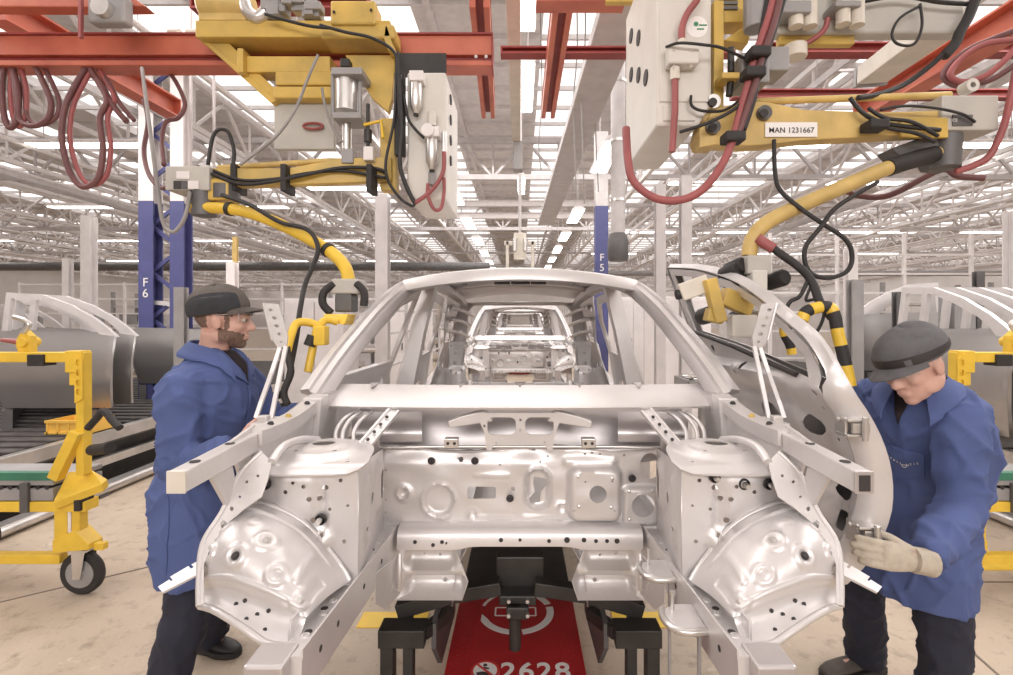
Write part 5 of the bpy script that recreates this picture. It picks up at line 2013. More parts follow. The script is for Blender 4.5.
def rack_door(s, label, group):
    """door standing with its outer face to -Y, window frame sloping down towards s"""
    r = thing('stored_door', (0, 0, 0), label, 'car door', group)
    X = lambda y: s * (2.12 - y)
    top = sp2([(1.50, 1.41), (1.70, 1.55), (2.0, 1.70), (2.3, 1.79), (2.66, 1.80)], 5, False)
    body = [(1.53, .80), (1.50, .98), (1.495, 1.2), (1.50, 1.41), (1.7, 1.435), (2.1, 1.45), (2.66, 1.46), (2.68, 1.1), (2.60, .80)]
    o = [(X(a), b) for a, b in body]

    def f(u, z):
        return V((u, -(xo(z) - 1.0) * .45 + .012 * b_rect(u, z, 0, .9, .8, .035, .02, .06), (z - .80) * 1.15))
    sheet(o, [], .06, f).build('outer_skin', SKIN_PANEL, r, smooth=60, solid=.03, soff=-1 if s < 0 else 1)
    win = [(1.70, 1.435), (1.82, 1.545), (2.05, 1.655), (2.3, 1.735), (2.60, 1.75), (2.61, 1.46), (2.1, 1.45)]
    out = [(1.50, 1.41)] + top + [(2.66, 1.46), (2.1, 1.45), (1.70, 1.435)]
    out = [(1.50, 1.41)] + top[1:] + [(2.67, 1.455)]
    mb = MB()
    P0 = [(X(a), b) for a, b in [(1.50, 1.41), (1.6, 1.485), (1.75, 1.575), (2.0, 1.69), (2.3, 1.78), (2.66, 1.80), (2.66, 1.455)]]
    P1 = [(X(a), b) for a, b in [(1.66, 1.42), (1.72, 1.475), (1.83, 1.55), (2.05, 1.645), (2.3, 1.73), (2.60, 1.745), (2.60, 1.455)]]
    ring = []
    for (a, b), (c, d) in zip(P0, P1):
        y0, y1 = -(xo(b) - 1.0) * .45, -(xo(d) - 1.0) * .45
        ring.append([V((a, y0, (b - .8) * 1.15)), V((c, y1, (d - .8) * 1.15)), V((c, y1 + .04, (d - .8) * 1.15)), V((a, y0 + .04, (b - .8) * 1.15))])
    mb.loft(ring)
    mb.build('window_frame', STEEL, r, smooth=30)
    sheet([(X(1.51), 1.405), (X(1.64), 1.42), (X(1.68), 1.46), (X(1.60), 1.48)], [circ(X(1.6), 1.435, .018, 8)], None, lambda u, z: V((u, -(xo(z) - 1.0) * .45 + .02, (z - .8) * 1.15))).build('mirror_plate', STEEL, r, solid=.01)
    MB().bb(-.55, .52, .05, .10, -.02, .03).build('carrier_rubber', DGREY, r)
    return r


def rack(s, x, y, n, dy, lab1, lab, group, stand, front=2, z=.74):
    """a row of doors whose line runs back and outwards, like the skewed lanes of the store"""
    d0 = rack_door(s, lab, group)
    d0.location = (x, y, z)
    d0['label'] = lab1
    k = x / y * 1.02
    for i in range(1, n):
        xx = x if i < front else x + k * (i * dy) + .02
        dup(d0, (xx, y + i * dy, z), label=lab)
    yb = y + n * dy
    xb = x + k * n * dy
    t = thing('door_stand', (x, y + n * dy / 2, .53), stand, 'stand')
    for dx in (-.42, .42):
        MB().beam((x + dx, y - .05, (z + .5) / 2), (xb + dx, yb + .1, (z + .5) / 2), .08, z - .55).build('rail', DGREY, t)
    for dx in (-.62, .62):
        MB().bb(xb + dx - .05, xb + dx + .05, yb + .1, yb + .18, .53, 1.75).build('upright', GREYP, t)
    MB().bb(xb - .62, xb + .62, yb + .1, yb + .15, 1.25, 1.33).build('cross_bar', DGREY, t)
    return d0


rack(1, -4.66, 5.0, 10, .26, 'front silver door of the row on the conveyor behind the yellow trolley', 'silver door further back in the row behind the yellow trolley', 'stored doors behind the left trolley', 'grey stand holding the door row behind the yellow trolley')
rack(1, -4.75, 6.9, 8, .30, 'front silver door of the second row, behind the profile worker', 'silver door further back in the row behind the profile worker', 'stored doors behind the left worker', 'grey stand holding the door row behind the profile worker', 1)
rack(-1, 4.95, 6.5, 9, .28, 'front silver door of the row behind the slate cap', 'silver door further back in the row behind the slate cap', 'stored doors behind the bending worker', 'grey stand holding the door row behind the slate cap', 1, .95)
rack(1, -8.6, 8.4, 8, .35, 'front silver door of the far row beyond the first door rack', 'silver door in the far row beyond the first door rack', 'stored doors in the far rack', 'grey stand holding the far door row')
# row of doors seen edge-on, behind the right trolley
e0 = rack_door(1, 'silver door standing edge-on behind the second yellow trolley', 'edge-on doors by the right trolley')
e0.location = (3.56, 4.2, .77)
e0.rotation_euler = (0, 0, -PI / 2)
for i in range(1, 7):
    dup(e0, (3.56 + .20 * i, 4.2, .77))
t = thing('door_stand', (4.3, 4.2, .53), 'grey stand under the edge-on doors', 'stand')
for dy in (-.42, .42):
    MB().bb(3.45, 5.0, 4.2 + dy - .04, 4.2 + dy + .04, .66, .75).build('rail', DGREY, t)
    MB().bb(4.4, 4.5, 4.2 + dy - .04, 4.2 + dy + .04, .53, .66).build('leg', DGREY, t)
# ================================================================ BACKGROUND FURNITURE
def post(x, y, w_, h, m_, label, name='rack_post', z=0):
    return tag(MB().ibeam((x, y, z), (x, y, h), w_, w_, .02, (0, 1, 0)).build(name, m_), label, 'post')


post(-3.32, 4.9, .09, 1.93, GREYP, 'grey rack upright just behind the back of the profile worker')
post(-3.45, 5.1, .07, 1.93, DGREY, 'darker rack upright beside the one behind the profile worker')
post(3.08, 4.6, .10, 1.98, GREYP, 'grey upright between the striped grip and the slate cap')
post(5.24, 6.0, .24, 2.0, GREYP, 'wide grey upright above the slate cap')
post(4.62, 6.1, .10, 1.95, DGREY, 'dark upright left of the wide grey one')
post(6.6, 7.2, .1, 2.3, DGREY, 'tall dark upright among the right door racks')


def cabinet(x, y, w_, d, h, m_, label, panes=2):
    r = thing('machine_cabinet', (x, y, 0), label, 'cabinet')
    MB().bb(x - w_ / 2, x + w_ / 2, y, y + d, .08, h).build('body', m_, r, bevel=.01)
    MB().bb(x - w_ / 2 + .03, x + w_ / 2 - .03, y + .02, y + d, 0, .08).build('plinth', DGREY, r)
    for i in range(panes):
        a = x - w_ / 2 + .02 + i * (w_ - .04) / panes
        b = a + (w_ - .04) / panes - .012
        p = MB().bb(a, b, y - .014, y, .12, h - .04).build('door', m_, r, bevel=.004)
        MB().bb(b - .05, b - .03, y - .035, y - .014, h * .5, h * .5 + .14).build('handle', DGREY, p)
    return r


cabinet(2.05, 6.3, .72, .5, 1.90, WHITEP, 'white cabinet seen between the screen pillar and the loose door', 1)
cabinet(-2.62, 6.4, .8, .5, 1.88, PALEP, 'pale grey cabinet between the cap and the left screen pillar', 2)
cabinet(2.75, 8.5, 1.0, .6, 2.0, PALEP, 'pale cabinet behind the black overhead gripper', 2)
cabinet(-2.3, 10, .9, .6, 2.0, WHITEP, 'white cabinet beyond the near car on the left aisle', 2)
cabinet(2.5, 11, .9, .6, 2.1, WHITEP, 'white cabinet beyond the near car on the right aisle', 2)
cabinet(-6.6, 16, 2.2, .8, 2.3, PALEP, 'wide pale cabinet far behind the left door racks', 4)
cabinet(7.5, 15, 2.4, .8, 2.3, PALEP, 'wide pale cabinet far behind the right door racks', 4)
cabinet(-12, 18, 3, .8, 2.2, WHITEP, 'white cabinet row at the far left of the hall', 5)
cabinet(13, 17, 3, .8, 2.2, WHITEP, 'white cabinet row at the far right of the hall', 5)
# lattice side fences of the aisle
def fence(x0, y0, x1, y1, h, label, m_=PALEP):
    r = thing('guard_fence', ((x0 + x1) / 2, (y0 + y1) / 2, 0), label, 'fence')
    n = max(2, int(math.hypot(x1 - x0, y1 - y0) / 1.2))
    for i in range(n + 1):
        t = i / n
        MB().beam((x0 + (x1 - x0) * t, y0 + (y1 - y0) * t, 0), (x0 + (x1 - x0) * t, y0 + (y1 - y0) * t, h), .05, .05, (0, 1, 0)).build('fence_post', m_, r)
    m = MB()
    for z in (.4, .9, 1.4, 1.75, 2.1, 2.45, 2.8):
        if z < h:
            m.beam((x0, y0, z), (x1, y1, z), .035, .035)
    m.build('fence_rails', m_, r)
    return r


fence(4.6, 9.2, 12, 9.2, 3.2, 'tall pale guard rails above the right door rows', WHITEP)
fence(-2.0, 7.6, -2.0, 22, 2.1, 'pale guard fence along the left of the far aisle')
fence(2.2, 12, 2.2, 26, 2.1, 'pale guard fence along the right of the far aisle')
fence(-12, 12, -3.2, 12, 2.5, 'pale guard rails behind the left door racks', WHITEP)


def shelf_rack(x, y, w_, h, label):
    r = thing('storage_rack', (x, y, 0), label, 'rack')
    for a in (-w_ / 2, w_ / 2):
        for b in (0, .9):
            MB().bb(x + a - .04, x + a + .04, y + b - .04, y + b + .04, 0, h).build('upright', GREYP, r)
    z = .3
    while z < h:
        MB().bb(x - w_ / 2, x + w_ / 2, y - .02, y + .92, z, z + .06).build('shelf', PALEP, r)
        z += .55
    return r


for x, y, w_, h, l in [(3.6, 13, 2.2, 2.4, 'grey shelf rack beyond the right grip'), (-4.2, 14, 2.2, 2.4, 'grey shelf rack beyond the left column'), (-3.2, 19, 2, 2.4, 'grey shelf rack deep in the left aisle'), (3.4, 20, 2, 2.4, 'grey shelf rack deep in the right aisle'),
                       (10, 12, 2.6, 2.5, 'grey shelf rack at the far right behind the rails'), (-10.5, 14.5, 2.6, 2.4, 'grey shelf rack at the far left behind the doors')]:
    shelf_rack(x, y, w_, h, l)
    for i in range(4):
        for z in (.36, .91, 1.46):
            b = MB().bb(x - w_ / 2 + .1 + i * w_ / 4, x - w_ / 2 + .06 + (i + .85) * w_ / 4, y + .1, y + .7, z, z + .3)
            tag(b.build('parts_bin', random.choice([WHITEP, PALEP, GREYP, ALU])), 'plain parts bin on a ' + l, 'bin', 'bins on the ' + l)
post(-4.1, 7.2, .06, 2.8, YELP, 'slim yellow post behind the boom of the left manipulator')
for px, y, z0 in ((575, 6.5, 3.2), (583, 6.2, 3.05), (597, 7.0, 3.4), (540, 8.0, 4.0)):
    q = P(px, 60, y)
    tag(MB().tube(spline([(q.x, y, 6.75), (q.x + .03, y, 5.2), (q.x - .02, y, 4.4), (q.x + .02, y, z0)], 5), .009, 6).build('hanging_cable', CABLEG), 'thin grey cable hanging from the roof over the far aisle', 'cable', 'cables hanging over the aisle')
# bin of silver brackets by the white cabinet
r = thing('parts_box', (1.62, 4.4, 0), 'open box of small silver parts on a stand, behind the right screen pillar', 'box')
MB().bb(1.42, 1.82, 4.2, 4.6, 1.0, 1.02).build('base', DGREY, r)
for a in ((1.42, 1.44, 4.2, 4.6), (1.80, 1.82, 4.2, 4.6), (1.42, 1.82, 4.2, 4.22), (1.42, 1.82, 4.58, 4.6)):
    MB().bb(*a, 1.0, 1.10).build('side', GREYP, r)
m = MB()
for i in range(70):
    M = Matrix.Rotation(random.uniform(0, 6), 3, 'Z') @ Matrix.Rotation(random.uniform(-.7, .7), 3, 'X')
    m.box((random.uniform(1.46, 1.78), random.uniform(4.24, 4.56), random.uniform(1.04, 1.13)), (.07, .03, .015), M)
tag(m.build('small_parts', ALU, r), kind='stuff')
MB().bb(1.58, 1.66, 4.36, 4.44, 0, 1.0).build('leg', GREYP, r)
MB().bb(1.45, 1.79, 4.25, 4.55, 0, .03).build('foot', GREYP, r)
# far machinery over the centre aisle: the lifting head at the end of the track
r = thing('lifting_device', (0, 9.5, 2.45), 'small beige lifting device hanging over the second car', 'hoist')
MB().bb(-.12, .12, 9.45, 9.6, 2.75, 3.25).build('body', CREAM, r, bevel=.01)
MB().bb(-.30, .30, 9.48, 9.56, 3.02, 3.1).build('yoke', CREAM, r, bevel=.01)
for s in (-1, 1):
    MB().bb(s * .24 - .03, s * .24 + .03, 9.48, 9.56, 2.55, 3.1).build('fork_arm', CREAM, r, bevel=.01)
    MB().cyl((s * .1, 9.42, 2.9), (s * .1, 9.42, 3.15), .04).build('cylinder', ALU, r, smooth=50)
MB().tube([(0, 9.52, 3.2), (0, 9.52, 6.645)], .03, 8).build('lift_column', PALEP, r, smooth=50)
# ================================================================ OVERHEAD: BEAMS AND LEFT MANIPULATOR
def hoses(name, label, pts, r, m_, group=None, cat='hose', n=7):
    return tag(MB().tube(spline(pts, n), r, 8).build(name, m_, smooth=180), label, cat, group)


def red_beam(p, q, wd, h, label, m_=RED, t=.014, end=True):
    r = thing('crane_beam', (V(p) + V(q)) / 2, label, 'beam')
    MB().ibeam(p, q, wd, h, t).build('girder', m_, r)
    p, q = V(p), V(q)
    d = (q - p).normalized()
    for e, k in ((p, 1), (q, -1)):
        MB().beam(e - d * .004 * k, e + d * .01 * k, wd * 1.02, h * 1.02).build('end_plate', m_, r)
    return r


# main cross beam: boxed red face with lower track flange
r = thing('crane_beam', (-2.2, 3.0, 3.2), 'long red cross beam over the left half, hoses looping under it', 'beam')
MB().bb(-4.6, -.168, 2.98, 3.08, 3.195, 3.312).build('girder', RED, r, bevel=.004)
MB().bb(-4.6, -.168, 3.01, 3.06, 3.15, 3.195).build('web', REDD, r)  # groove shade put into the colour as a darker red
MB().bb(-4.6, -.168, 2.965, 3.095, 3.125, 3.155).build('track_flange', RED, r, bevel=.004)
MB().bb(-4.6, -.168, 2.96, 3.10, 3.308, 3.318).build('top_flange', REDD, r)
MB().bb(-.168, -.160, 2.96, 3.10, 3.12, 3.318).build('end_plate', REDD, r)
for x in (-.26, -.2):
    MB().cyl((x, 2.965, 3.17), (x, 2.95, 3.17), .01, 8).build('bolt', ALU, r)


def slot_rail(p, q, label):
    r = thing('crane_rail', (V(p) + V(q)) / 2, label, 'rail')
    p, q = V(p), V(q)
    for s in (-1, 1):
        o = V((s * .045, 0, 0))
        MB().beam(p + o, q + o, .04, .11).build('rail_lip', RED, r, bevel=.003)
    u = V((0, 0, .035))
    MB().beam(p + u, q + u, .05, .05).build('rail_web', REDD, r)  # darker red paints in the shade inside the slot
    MB().beam(p + V((0, 0, .065)), q + V((0, 0, .065)), .14, .02).build('rail_top', RED, r)
    return r


slot_rail((-.26, 3.2, 3.67), (-.312, 4.93, 3.65), 'red lengthwise rail left of the cream track')
slot_rail((.272, 3.05, 3.63), (.276, 4.93, 3.65), 'red lengthwise rail right of the cream track')
red_beam((-3.25, 3.1, 3.56), (-3.2, 4.62, 3.56), .14, .17, 'red lengthwise rail behind the large hose loop')
red_beam((2.98, 2.6, 3.42), (2.98, 4.35, 3.42), .16, .18, 'red lengthwise rail running to the upper corner over the bending worker')
red_beam((-.15, 4.0, 3.75), (1.7, 4.0, 3.75), .1, .06, 'thin dark red cross bar between the two short rails', REDD)
red_beam((-2.6, 4.0, 4.12), (-1.2, 4.0, 4.12), .12, .09, 'dark red cross bar at the top left behind the trolley', REDD)
red_beam((2.1, 4.3, 3.93), (4.6, 4.3, 3.93), .12, .09, 'dark red cross bar at the top right corner', REDD)
red_beam((2.2, 5.2, 3.95), (5.2, 5.2, 3.95), .1, .09, 'second dark red cross bar behind the slanting cream beam', REDD)
red_beam((.10, 3.0, 3.535), (.62, 3.0, 3.535), .12, .085, 'short red bar with a yellow end at the top of the aisle', RED)
tag(MB().bb(.50, .67, 2.90, 2.94, 3.46, 3.53).build('stop_block', YEL, bevel=.004), 'yellow stop block on the end of the short red bar', 'block')
# cream overhead track with end block
r = thing('overhead_track', (-.05, 5, 4.2), 'cream overhead track running down the middle above the aisle', 'track')
MB().bb(-.115, .005, 3.2, 7.2, 4.18, 4.32).build('rail', CREAM, r, bevel=.004)
MB().bb(-.10, .04, 7.2, 7.4, 3.78, 4.19).build('end_block', GREYP, r, bevel=.008)
for y in (3.6, 5.2, 6.8):
    MB().cyl((-.05, y, 4.3), (-.05, y, 6.78), .012, 6).build('hanger_rod', PALEP, r)
# big red end carriage, top left
r = thing('end_carriage', (-2.5, 2.9, 3.45), 'large red end carriage at the top left corner', 'crane carriage')
m = MB()
m.poly([(-3.3, 2.78, 3.36), (-2.35, 2.78, 3.355), (-2.08, 2.78, 3.36), (-2.2, 2.78, 3.44), (-2.45, 2.78, 3.55), (-2.45, 2.78, 3.72), (-3.3, 2.78, 3.72)], (0, .08, 0))
m.build('plate', RED, r, bevel=.006)
g = MB().bb(-2.34, -2.14, 2.70, 2.775, 3.225, 3.38).build('gear_unit', GREYP, r, bevel=.015)
MB().cyl((-2.24, 2.70, 3.29), (-2.24, 2.66, 3.29), .05, 14).build('gear_hub', ALU, g, smooth=40)
MB().bb(-2.37, -2.355, 2.68, 2.70, 3.13, 3.6).build('hanger_strap', HOSE, r)
for i in range(3):
    MB().lathe([(.0, -.03), (.035, -.03), (.035, .03), (.02, .034), (0, .034)], (-2.10 + i * .11, 3.05, 3.352), (1, 0, 0), 14).build('roller', CREAM, r, smooth=40)
# ---- yellow crab of the left manipulator
Y = 2.86


def PP(px, py, y=Y):
    return P(px, py, y)


def bbp(mb, x0, x1, y0, y1, ya, yb):
    a, b = P(x0, y1, ya), P(x1, y0, ya)
    return mb.bb(a.x, b.x, ya, yb, a.z, b.z)


L = thing('lifting_manipulator', (-1.2, 2.9, 3.1), 'yellow pneumatic manipulator hanging from the red cross beam, arm reaching left', 'manipulator')
m = MB()
bbp(m, 195, 390, 20, 37, 2.80, 3.2)
m.build('top_plate', YEL, L, bevel=.006)
m = MB()
m.poly([PP(197, 36), PP(222, 36), PP(283, 97), PP(268, 97)], (0, .04, 0))
m.poly([PP(197, 37, 2.853), PP(203, 37, 2.853), PP(277, 100, 2.853), PP(271, 103, 2.853)], (0, .12, 0))
m.build('side_brace', YEL, L, bevel=.003)
m = MB()
bbp(m, 237, 243, 48, 72, 2.80, 2.9)
bbp(m, 244, 330, 56, 72, 2.84, 2.95)
m.build('lower_bar', YEL, L, bevel=.004)
m = MB()
bbp(m, 275, 340, 71, 85, 2.84, 2.98)
bbp(m, 273, 340, 86, 98, 2.83, 2.99)
m.build('carrier_block', YEL, L, bevel=.008)
m = MB()
m.poly([PP(345, 55), PP(395, 55), PP(392, 98), PP(388, 112), PP(372, 98)], (0, .05, 0))
m.build('gusset_plate', YEL, L, bevel=.003)
m = MB()
bbp(m, 330, 375, 0, 24, 2.76, 2.9)
bbp(m, 320, 394, 24, 38, 2.78, 2.95)
m.build('motor_housing', YEL, L, bevel=.012)
for px, py in ((334, 12), (371, 10)):
    MB().cyl(P(px, py, 2.76), P(px, py, 2.75), .008, 8).build('housing_bolt', HOLE, L)
m = MB()
m.poly([PP(386, 24, 2.78), PP(395, 52, 2.78), PP(388, 50, 2.78), PP(384, 38, 2.78)], (0, .1, 0))
m.build('side_lug', YEL, L)
MB().lathe([(.05, 0), (.075, .02), (.075, .26), (.06, .30), (.03, .31)], P(200, 6, 2.84), (1, 0, 0), 16).build('drive_motor', YELP, L, smooth=40)
m = MB()
bbp(m, 198, 246, 10, 20, 2.8, 2.9)
m.build('motor_bracket', YELP, L, bevel=.006)
MB().tube(spline([P(244, 0, 2.8), P(248, 12, 2.8), P(258, 18, 2.8), P(266, 12, 2.8)], 5), .035, 12).build('elbow_pipe', ALU, L, smooth=60)
m = MB()
for i in range(14):
    px, py = 268 + random.random() * 52, 2 + random.random() * 14
    q = P(px, py, 2.80)
    m.box(q + V((0, random.uniform(-.02, .02), 0)), (.05 + random.random() * .05, .06 + random.random() * .03, .04 + random.random() * .03))
m.build('valve_bank', GREYP, L, bevel=.004)
# pneumatic cylinder
c0 = P(347, 72, 2.78)
MB().cyl(P(346.5, 74, 2.78), P(346.5, 112, 2.78), .062, 20).build('cylinder_barrel', ALU, L, smooth=40)
m = MB()
for dx in (-.075, .075):
    m.cyl(P(346.5, 72, 2.78) + V((dx, 0, 0)), P(346.5, 116, 2.78) + V((dx, 0, 0)), .012)
m.build('tie_rods', GREYP, L, smooth=40)
for q in ((331, 362, 67, 74), (332, 361, 112, 118)):
    bbp(MB(), *q, 2.70, 2.86).build('cylinder_cap', GREYP, L, bevel=.004)
MB().cyl(P(346.5, 116, 2.78), P(346.5, 150, 2.78), .026, 14).build('piston_rod', ALU, L, smooth=40)
m = MB()
bbp(m, 341, 353, 148, 163, 2.74, 2.82)
m.build('rod_clevis', GREYP, L, bevel=.006)
m = MB()
bbp(m, 340, 349, 58, 66, 2.74, 2.8)
m.build('cylinder_lug', BLACK, L, bevel=.004)
m = MB()
bbp(m, 274, 334, 99, 149, 2.9, 2.94)
m.build('grey_plate', BOXG, L, bevel=.004)
MB().tube([P(313 + 10 * math.cos(a * PI / 6), 126 + 3 * math.sin(a * PI / 6), 2.88) for a in range(13)], .008, 6).build('red_ring', HOSE, L, smooth=60)
m = MB()
bbp(m, 380, 396, 118, 190, 2.80, 2.88)
m.build('hanger_column', YEL, L, bevel=.004)
MB().tube([P(364, 125, 2.74), P(381, 121, 2.74), P(383, 138, 2.74)], .010, 8).build('bent_lever', YEL2, L, smooth=40)
m = MB()
m.cyl(P(368, 104, 2.75), P(368, 148, 2.75), .010)
m.cyl(P(368, 130, 2.75), P(368, 142, 2.75), .022)
m.build('damper_rod', BLACK, L, smooth=40)
m = MB()
bbp(m, 363, 373, 146, 160, 2.72, 2.78)
m.build('damper_eye', WHITEP, L, bevel=.006)
# cabinet and air units
m = MB()
bbp(m, 395, 446, 53, 76, 2.84, 2.86)
m.build('black_plate', BLACK, L)
a, b = P(407, 200, 2.78), P(446, 72, 2.78)
cb = MB().bb(a.x, b.x, 2.78, 3.3, a.z, b.z).build('white_cabinet', LGREY, L, bevel=.012)
for i in range(4):
    q = V((b.x + .001, 2.95, b.z - .08 - i * .12))
    MB().cyl(q, q + V((.006, 0, 0)), .03, 14).build('cable_plug', HOLE, cb)
def frl(px, py0, name):
    u = thing_sub(name, L)
    m = MB()
    bbp(m, px - 7, px + 7, py0, py0 + 10, 2.70, 2.78)
    m.build('head', WHITEP, u, bevel=.004)
    MB().lathe([(.03, 0), (.034, -.02), (.034, -.14), (.02, -.17), (.012, -.19), (0, -.19)], P(px, py0 + 10, 2.74), n=14).build('bowl', ALU, u, smooth=40)
    MB().cyl(P(px, py0 + 40, 2.74), P(px, py0 + 46, 2.74), .014).build('drain', RUBBER, u)
    return u


frl(416, 70, 'air_filter')
u = frl(432, 126, 'air_regulator')
MB().lathe([(.034, 0), (.034, .02), (.028, .022), (0, .022)], P(428, 131, 2.70), (0, -1, 0), 20).build('gauge', WHITEP, u, smooth=40)
m = MB()
m.cyl(P(432, 112, 2.74), P(432, 126, 2.74), .024)
m.build('knob', LGREY, u, smooth=40)
MB().tube([P(432, 185, 2.76), P(432, 172, 2.76)], .02).build('hose_nipple', GREYP, L)
MB().cyl(P(444, 132, 2.74), P(444, 152, 2.74), .014).build('hose_fitting', ALU, L)
for pts, rr_, m_ in [([P(444, 152, 2.73), P(443, 172, 2.72), P(432, 190, 2.72), P(415, 203, 2.72)], .012, HOSE), ([P(428, 184, 2.74), P(428, 196, 2.72), P(434, 209, 2.72), P(441, 208, 2.72), P(444, 192, 2.73), P(444, 178, 2.74)], .010, HOSE),
                     ([P(398, 52, 2.72), P(396, 80, 2.72), P(394, 120, 2.72), P(386, 160, 2.72), P(388, 180, 2.72), P(400, 198, 2.72), P(412, 206, 2.72), P(415, 203, 2.72)], .008, CABLE),
                     ([P(320, 25, 2.72), P(345, 32, 2.72), P(372, 38, 2.72), P(394, 52, 2.72), P(398, 75, 2.72), P(399, 110, 2.72), P(402, 122, 2.72)], .009, CABLE),
                     ([P(400, 75, 2.72), P(402, 130, 2.72), P(400, 165, 2.72), P(408, 190, 2.72), P(415, 203, 2.72)], .012, CABLE),
                     ([P(404, 95, 2.72), P(408, 118, 2.72), P(416, 130, 2.72), P(424, 138, 2.72)], .008, CABLE),
                     ([P(265, 14, 2.72), P(285, 20, 2.72), P(310, 26, 2.72), P(330, 28, 2.72)], .009, CABLE),
                     ([P(318, 55, 2.74), P(308, 78, 2.72), P(296, 108, 2.70), P(280, 132, 2.68), P(262, 148, 2.66), P(240, 165, 2.64)], .008, CABLEG),
                     ([P(322, 88, 2.74), P(325, 105, 2.74), P(332, 126, 2.74), P(342, 142, 2.74)], .008, CABLEG)]:
    MB().tube(spline(pts, 7), rr_, 8).build('hose' if m_ is HOSE else 'cable', m_, L, smooth=180)
MB().bb(P(394, 60, 2.74).x, P(404, 60, 2.74).x, 2.74, 2.79, P(0, 155, 2.74).z, P(0, 72, 2.74).z).build('cable_guide', RUBBER, L, bevel=.006)
# the arm
m = MB()
A0, A1 = P(389, 172, 2.80), P(228, 179, 2.70)
m.loft([[q + V((0, -.03, -h)), q + V((0, .03, -h)), q + V((0, .03, h)), q + V((0, -.03, h))] for q, h in ((A0 + V((.02, 0, .01)), .065), (P(345, 172, 2.78), .068), (P(290, 178, 2.74), .045), (A1, .05), (P(215, 179, 2.69), .05))])
m.build('arm_beam', YEL, L, bevel=.004)
MB().tube([P(390, 163, 2.80), P(330, 161, 2.78), P(218, 168, 2.70)], .016, 10).build('parallel_rod', YELP, L, smooth=40)
for px in (239, 288, 372):
    m = MB()
    q = P(px, 178, 2.72)
    m.bb(q.x - .015, q.x + .015, q.y - .06, q.y + .06, q.z - .085, q.z + .06)
    m.build('cable_strap', RUBBER, L, bevel=.004)
MB().tube(spline([P(212, 174, 2.64), P(240, 184, 2.64), P(270, 182, 2.66), P(300, 176, 2.68), P(340, 168, 2.72), P(372, 168, 2.74), P(386, 172, 2.74)], 6), .010, 8).build('cable', CABLE, L, smooth=180)
MB().tube(spline([P(212, 170, 2.66), P(240, 180, 2.66), P(275, 179, 2.68), P(310, 173, 2.70), P(345, 171, 2.73), P(386, 178, 2.74)], 6), .009, 8).build('cable', CABLE, L, smooth=180)
a, b = P(165, 190, 2.62), P(209, 166, 2.62)
bx_ = MB().bb(a.x, b.x, 2.62, 2.78, a.z, b.z).build('control_box', BOXG, L, bevel=.005)
for x0, x1, y0, y1, m_, nm in ((177, 190, 171.5, 179, WHITEP, 'label_plate'), (174, 181, 181, 189, INK, 'switch'), (181.5, 187.5, 181, 189, DGREY, 'display'), (188.5, 199, 181, 189, WHITEP, 'rating_plate')):
    a, b = P(x0, y1, 2.619), P(x1, y0, 2.619)
    MB().bb(a.x, b.x, 2.614, 2.6195, a.z, b.z).build(nm, m_, bx_)
m = MB()
bbp(m, 205, 228, 178, 200, 2.64, 2.76)
m.build('joint_block', YEL, L, bevel=.01)
m = MB()
m.cyl(P(204, 190, 2.68), P(204, 216, 2.68), .062, 16)
m.cyl(P(226, 186, 2.70), P(226, 200, 2.70), .07, 16)
m.build('pivot', DGREY, L, smooth=40)
pth = spline([P(190, 207, 2.66), P(230, 209, 2.64), P(262, 217, 2.58), P(300, 234, 2.50), P(328, 250, 2.44), P(343, 264, 2.40), P(348, 276, 2.38), P(348.5, 286, 2.37)], 6)
MB().tube(pth, .030, 16).build('boom_tube', YEL2, L, smooth=60)
for i in (6, 24):
    d = (pth[i + 1] - pth[i]).normalized()
    MB().tube([pth[i] - d * .012, pth[i] + d * .012], .036, 14).build('boom_clamp', RUBBER, L, smooth=40)
MB().tube(spline([P(222, 195, 2.6), P(250, 205, 2.52), P(280, 222, 2.47), P(308, 230, 2.44), P(318, 248, 2.4), P(312, 268, 2.36), P(305, 285, 2.3), P(300, 310, 2.2), P(296, 340, 2.12), P(287, 385, 2.0)], 6), .011, 8).build('supply_hose', RUBBER, L, smooth=180)
MB().tube(spline([P(190, 192, 2.62), P(186, 214, 2.6), P(180, 226, 2.6), P(172, 232, 2.6), P(163, 222, 2.62), P(158, 190, 2.64), P(150, 130, 2.7), P(142, 68, 2.9)], 6), .010, 8).build('supply_hose', CABLEG, L, smooth=180)
MB().tube(spline([P(208, 165, 2.7), P(212, 140, 2.7), P(218, 130, 2.7), P(228, 132, 2.7), P(234, 150, 2.7), P(233, 166, 2.7)], 6), .010, 8).build('cable', CABLE, L, smooth=180)
# gripping head over the left side of the car
m = MB()
a, b = P(332, 294, 2.34), P(360, 279, 2.34)
m.bb(a.x, b.x, 2.32, 2.44, a.z, b.z)
m.build('head_housing', BOXG, L, bevel=.008)
m = MB()
a, b = P(336, 312, 2.34), P(353, 294, 2.34)
m.bb(a.x, b.x, 2.32, 2.42, a.z, b.z)
m.build('head_lower', DGREY, L, bevel=.008)
for pts in ([P(334, 284, 2.33), P(324, 292, 2.31), P(323, 304, 2.3), P(331, 313, 2.3)], [P(357, 284, 2.33), P(364, 292, 2.31), P(364, 306, 2.3)]):
    MB().tube(spline(pts, 5), .018, 10).build('hand_grip', RUBBER, L, smooth=60)
m = MB()
m.poly([P(322, 314, 2.24), P(348, 314, 2.24), P(344, 325, 2.2), P(330, 322, 2.2)], (0, .12, .0))
m.build('yellow_bracket', YEL2, L, bevel=.004)
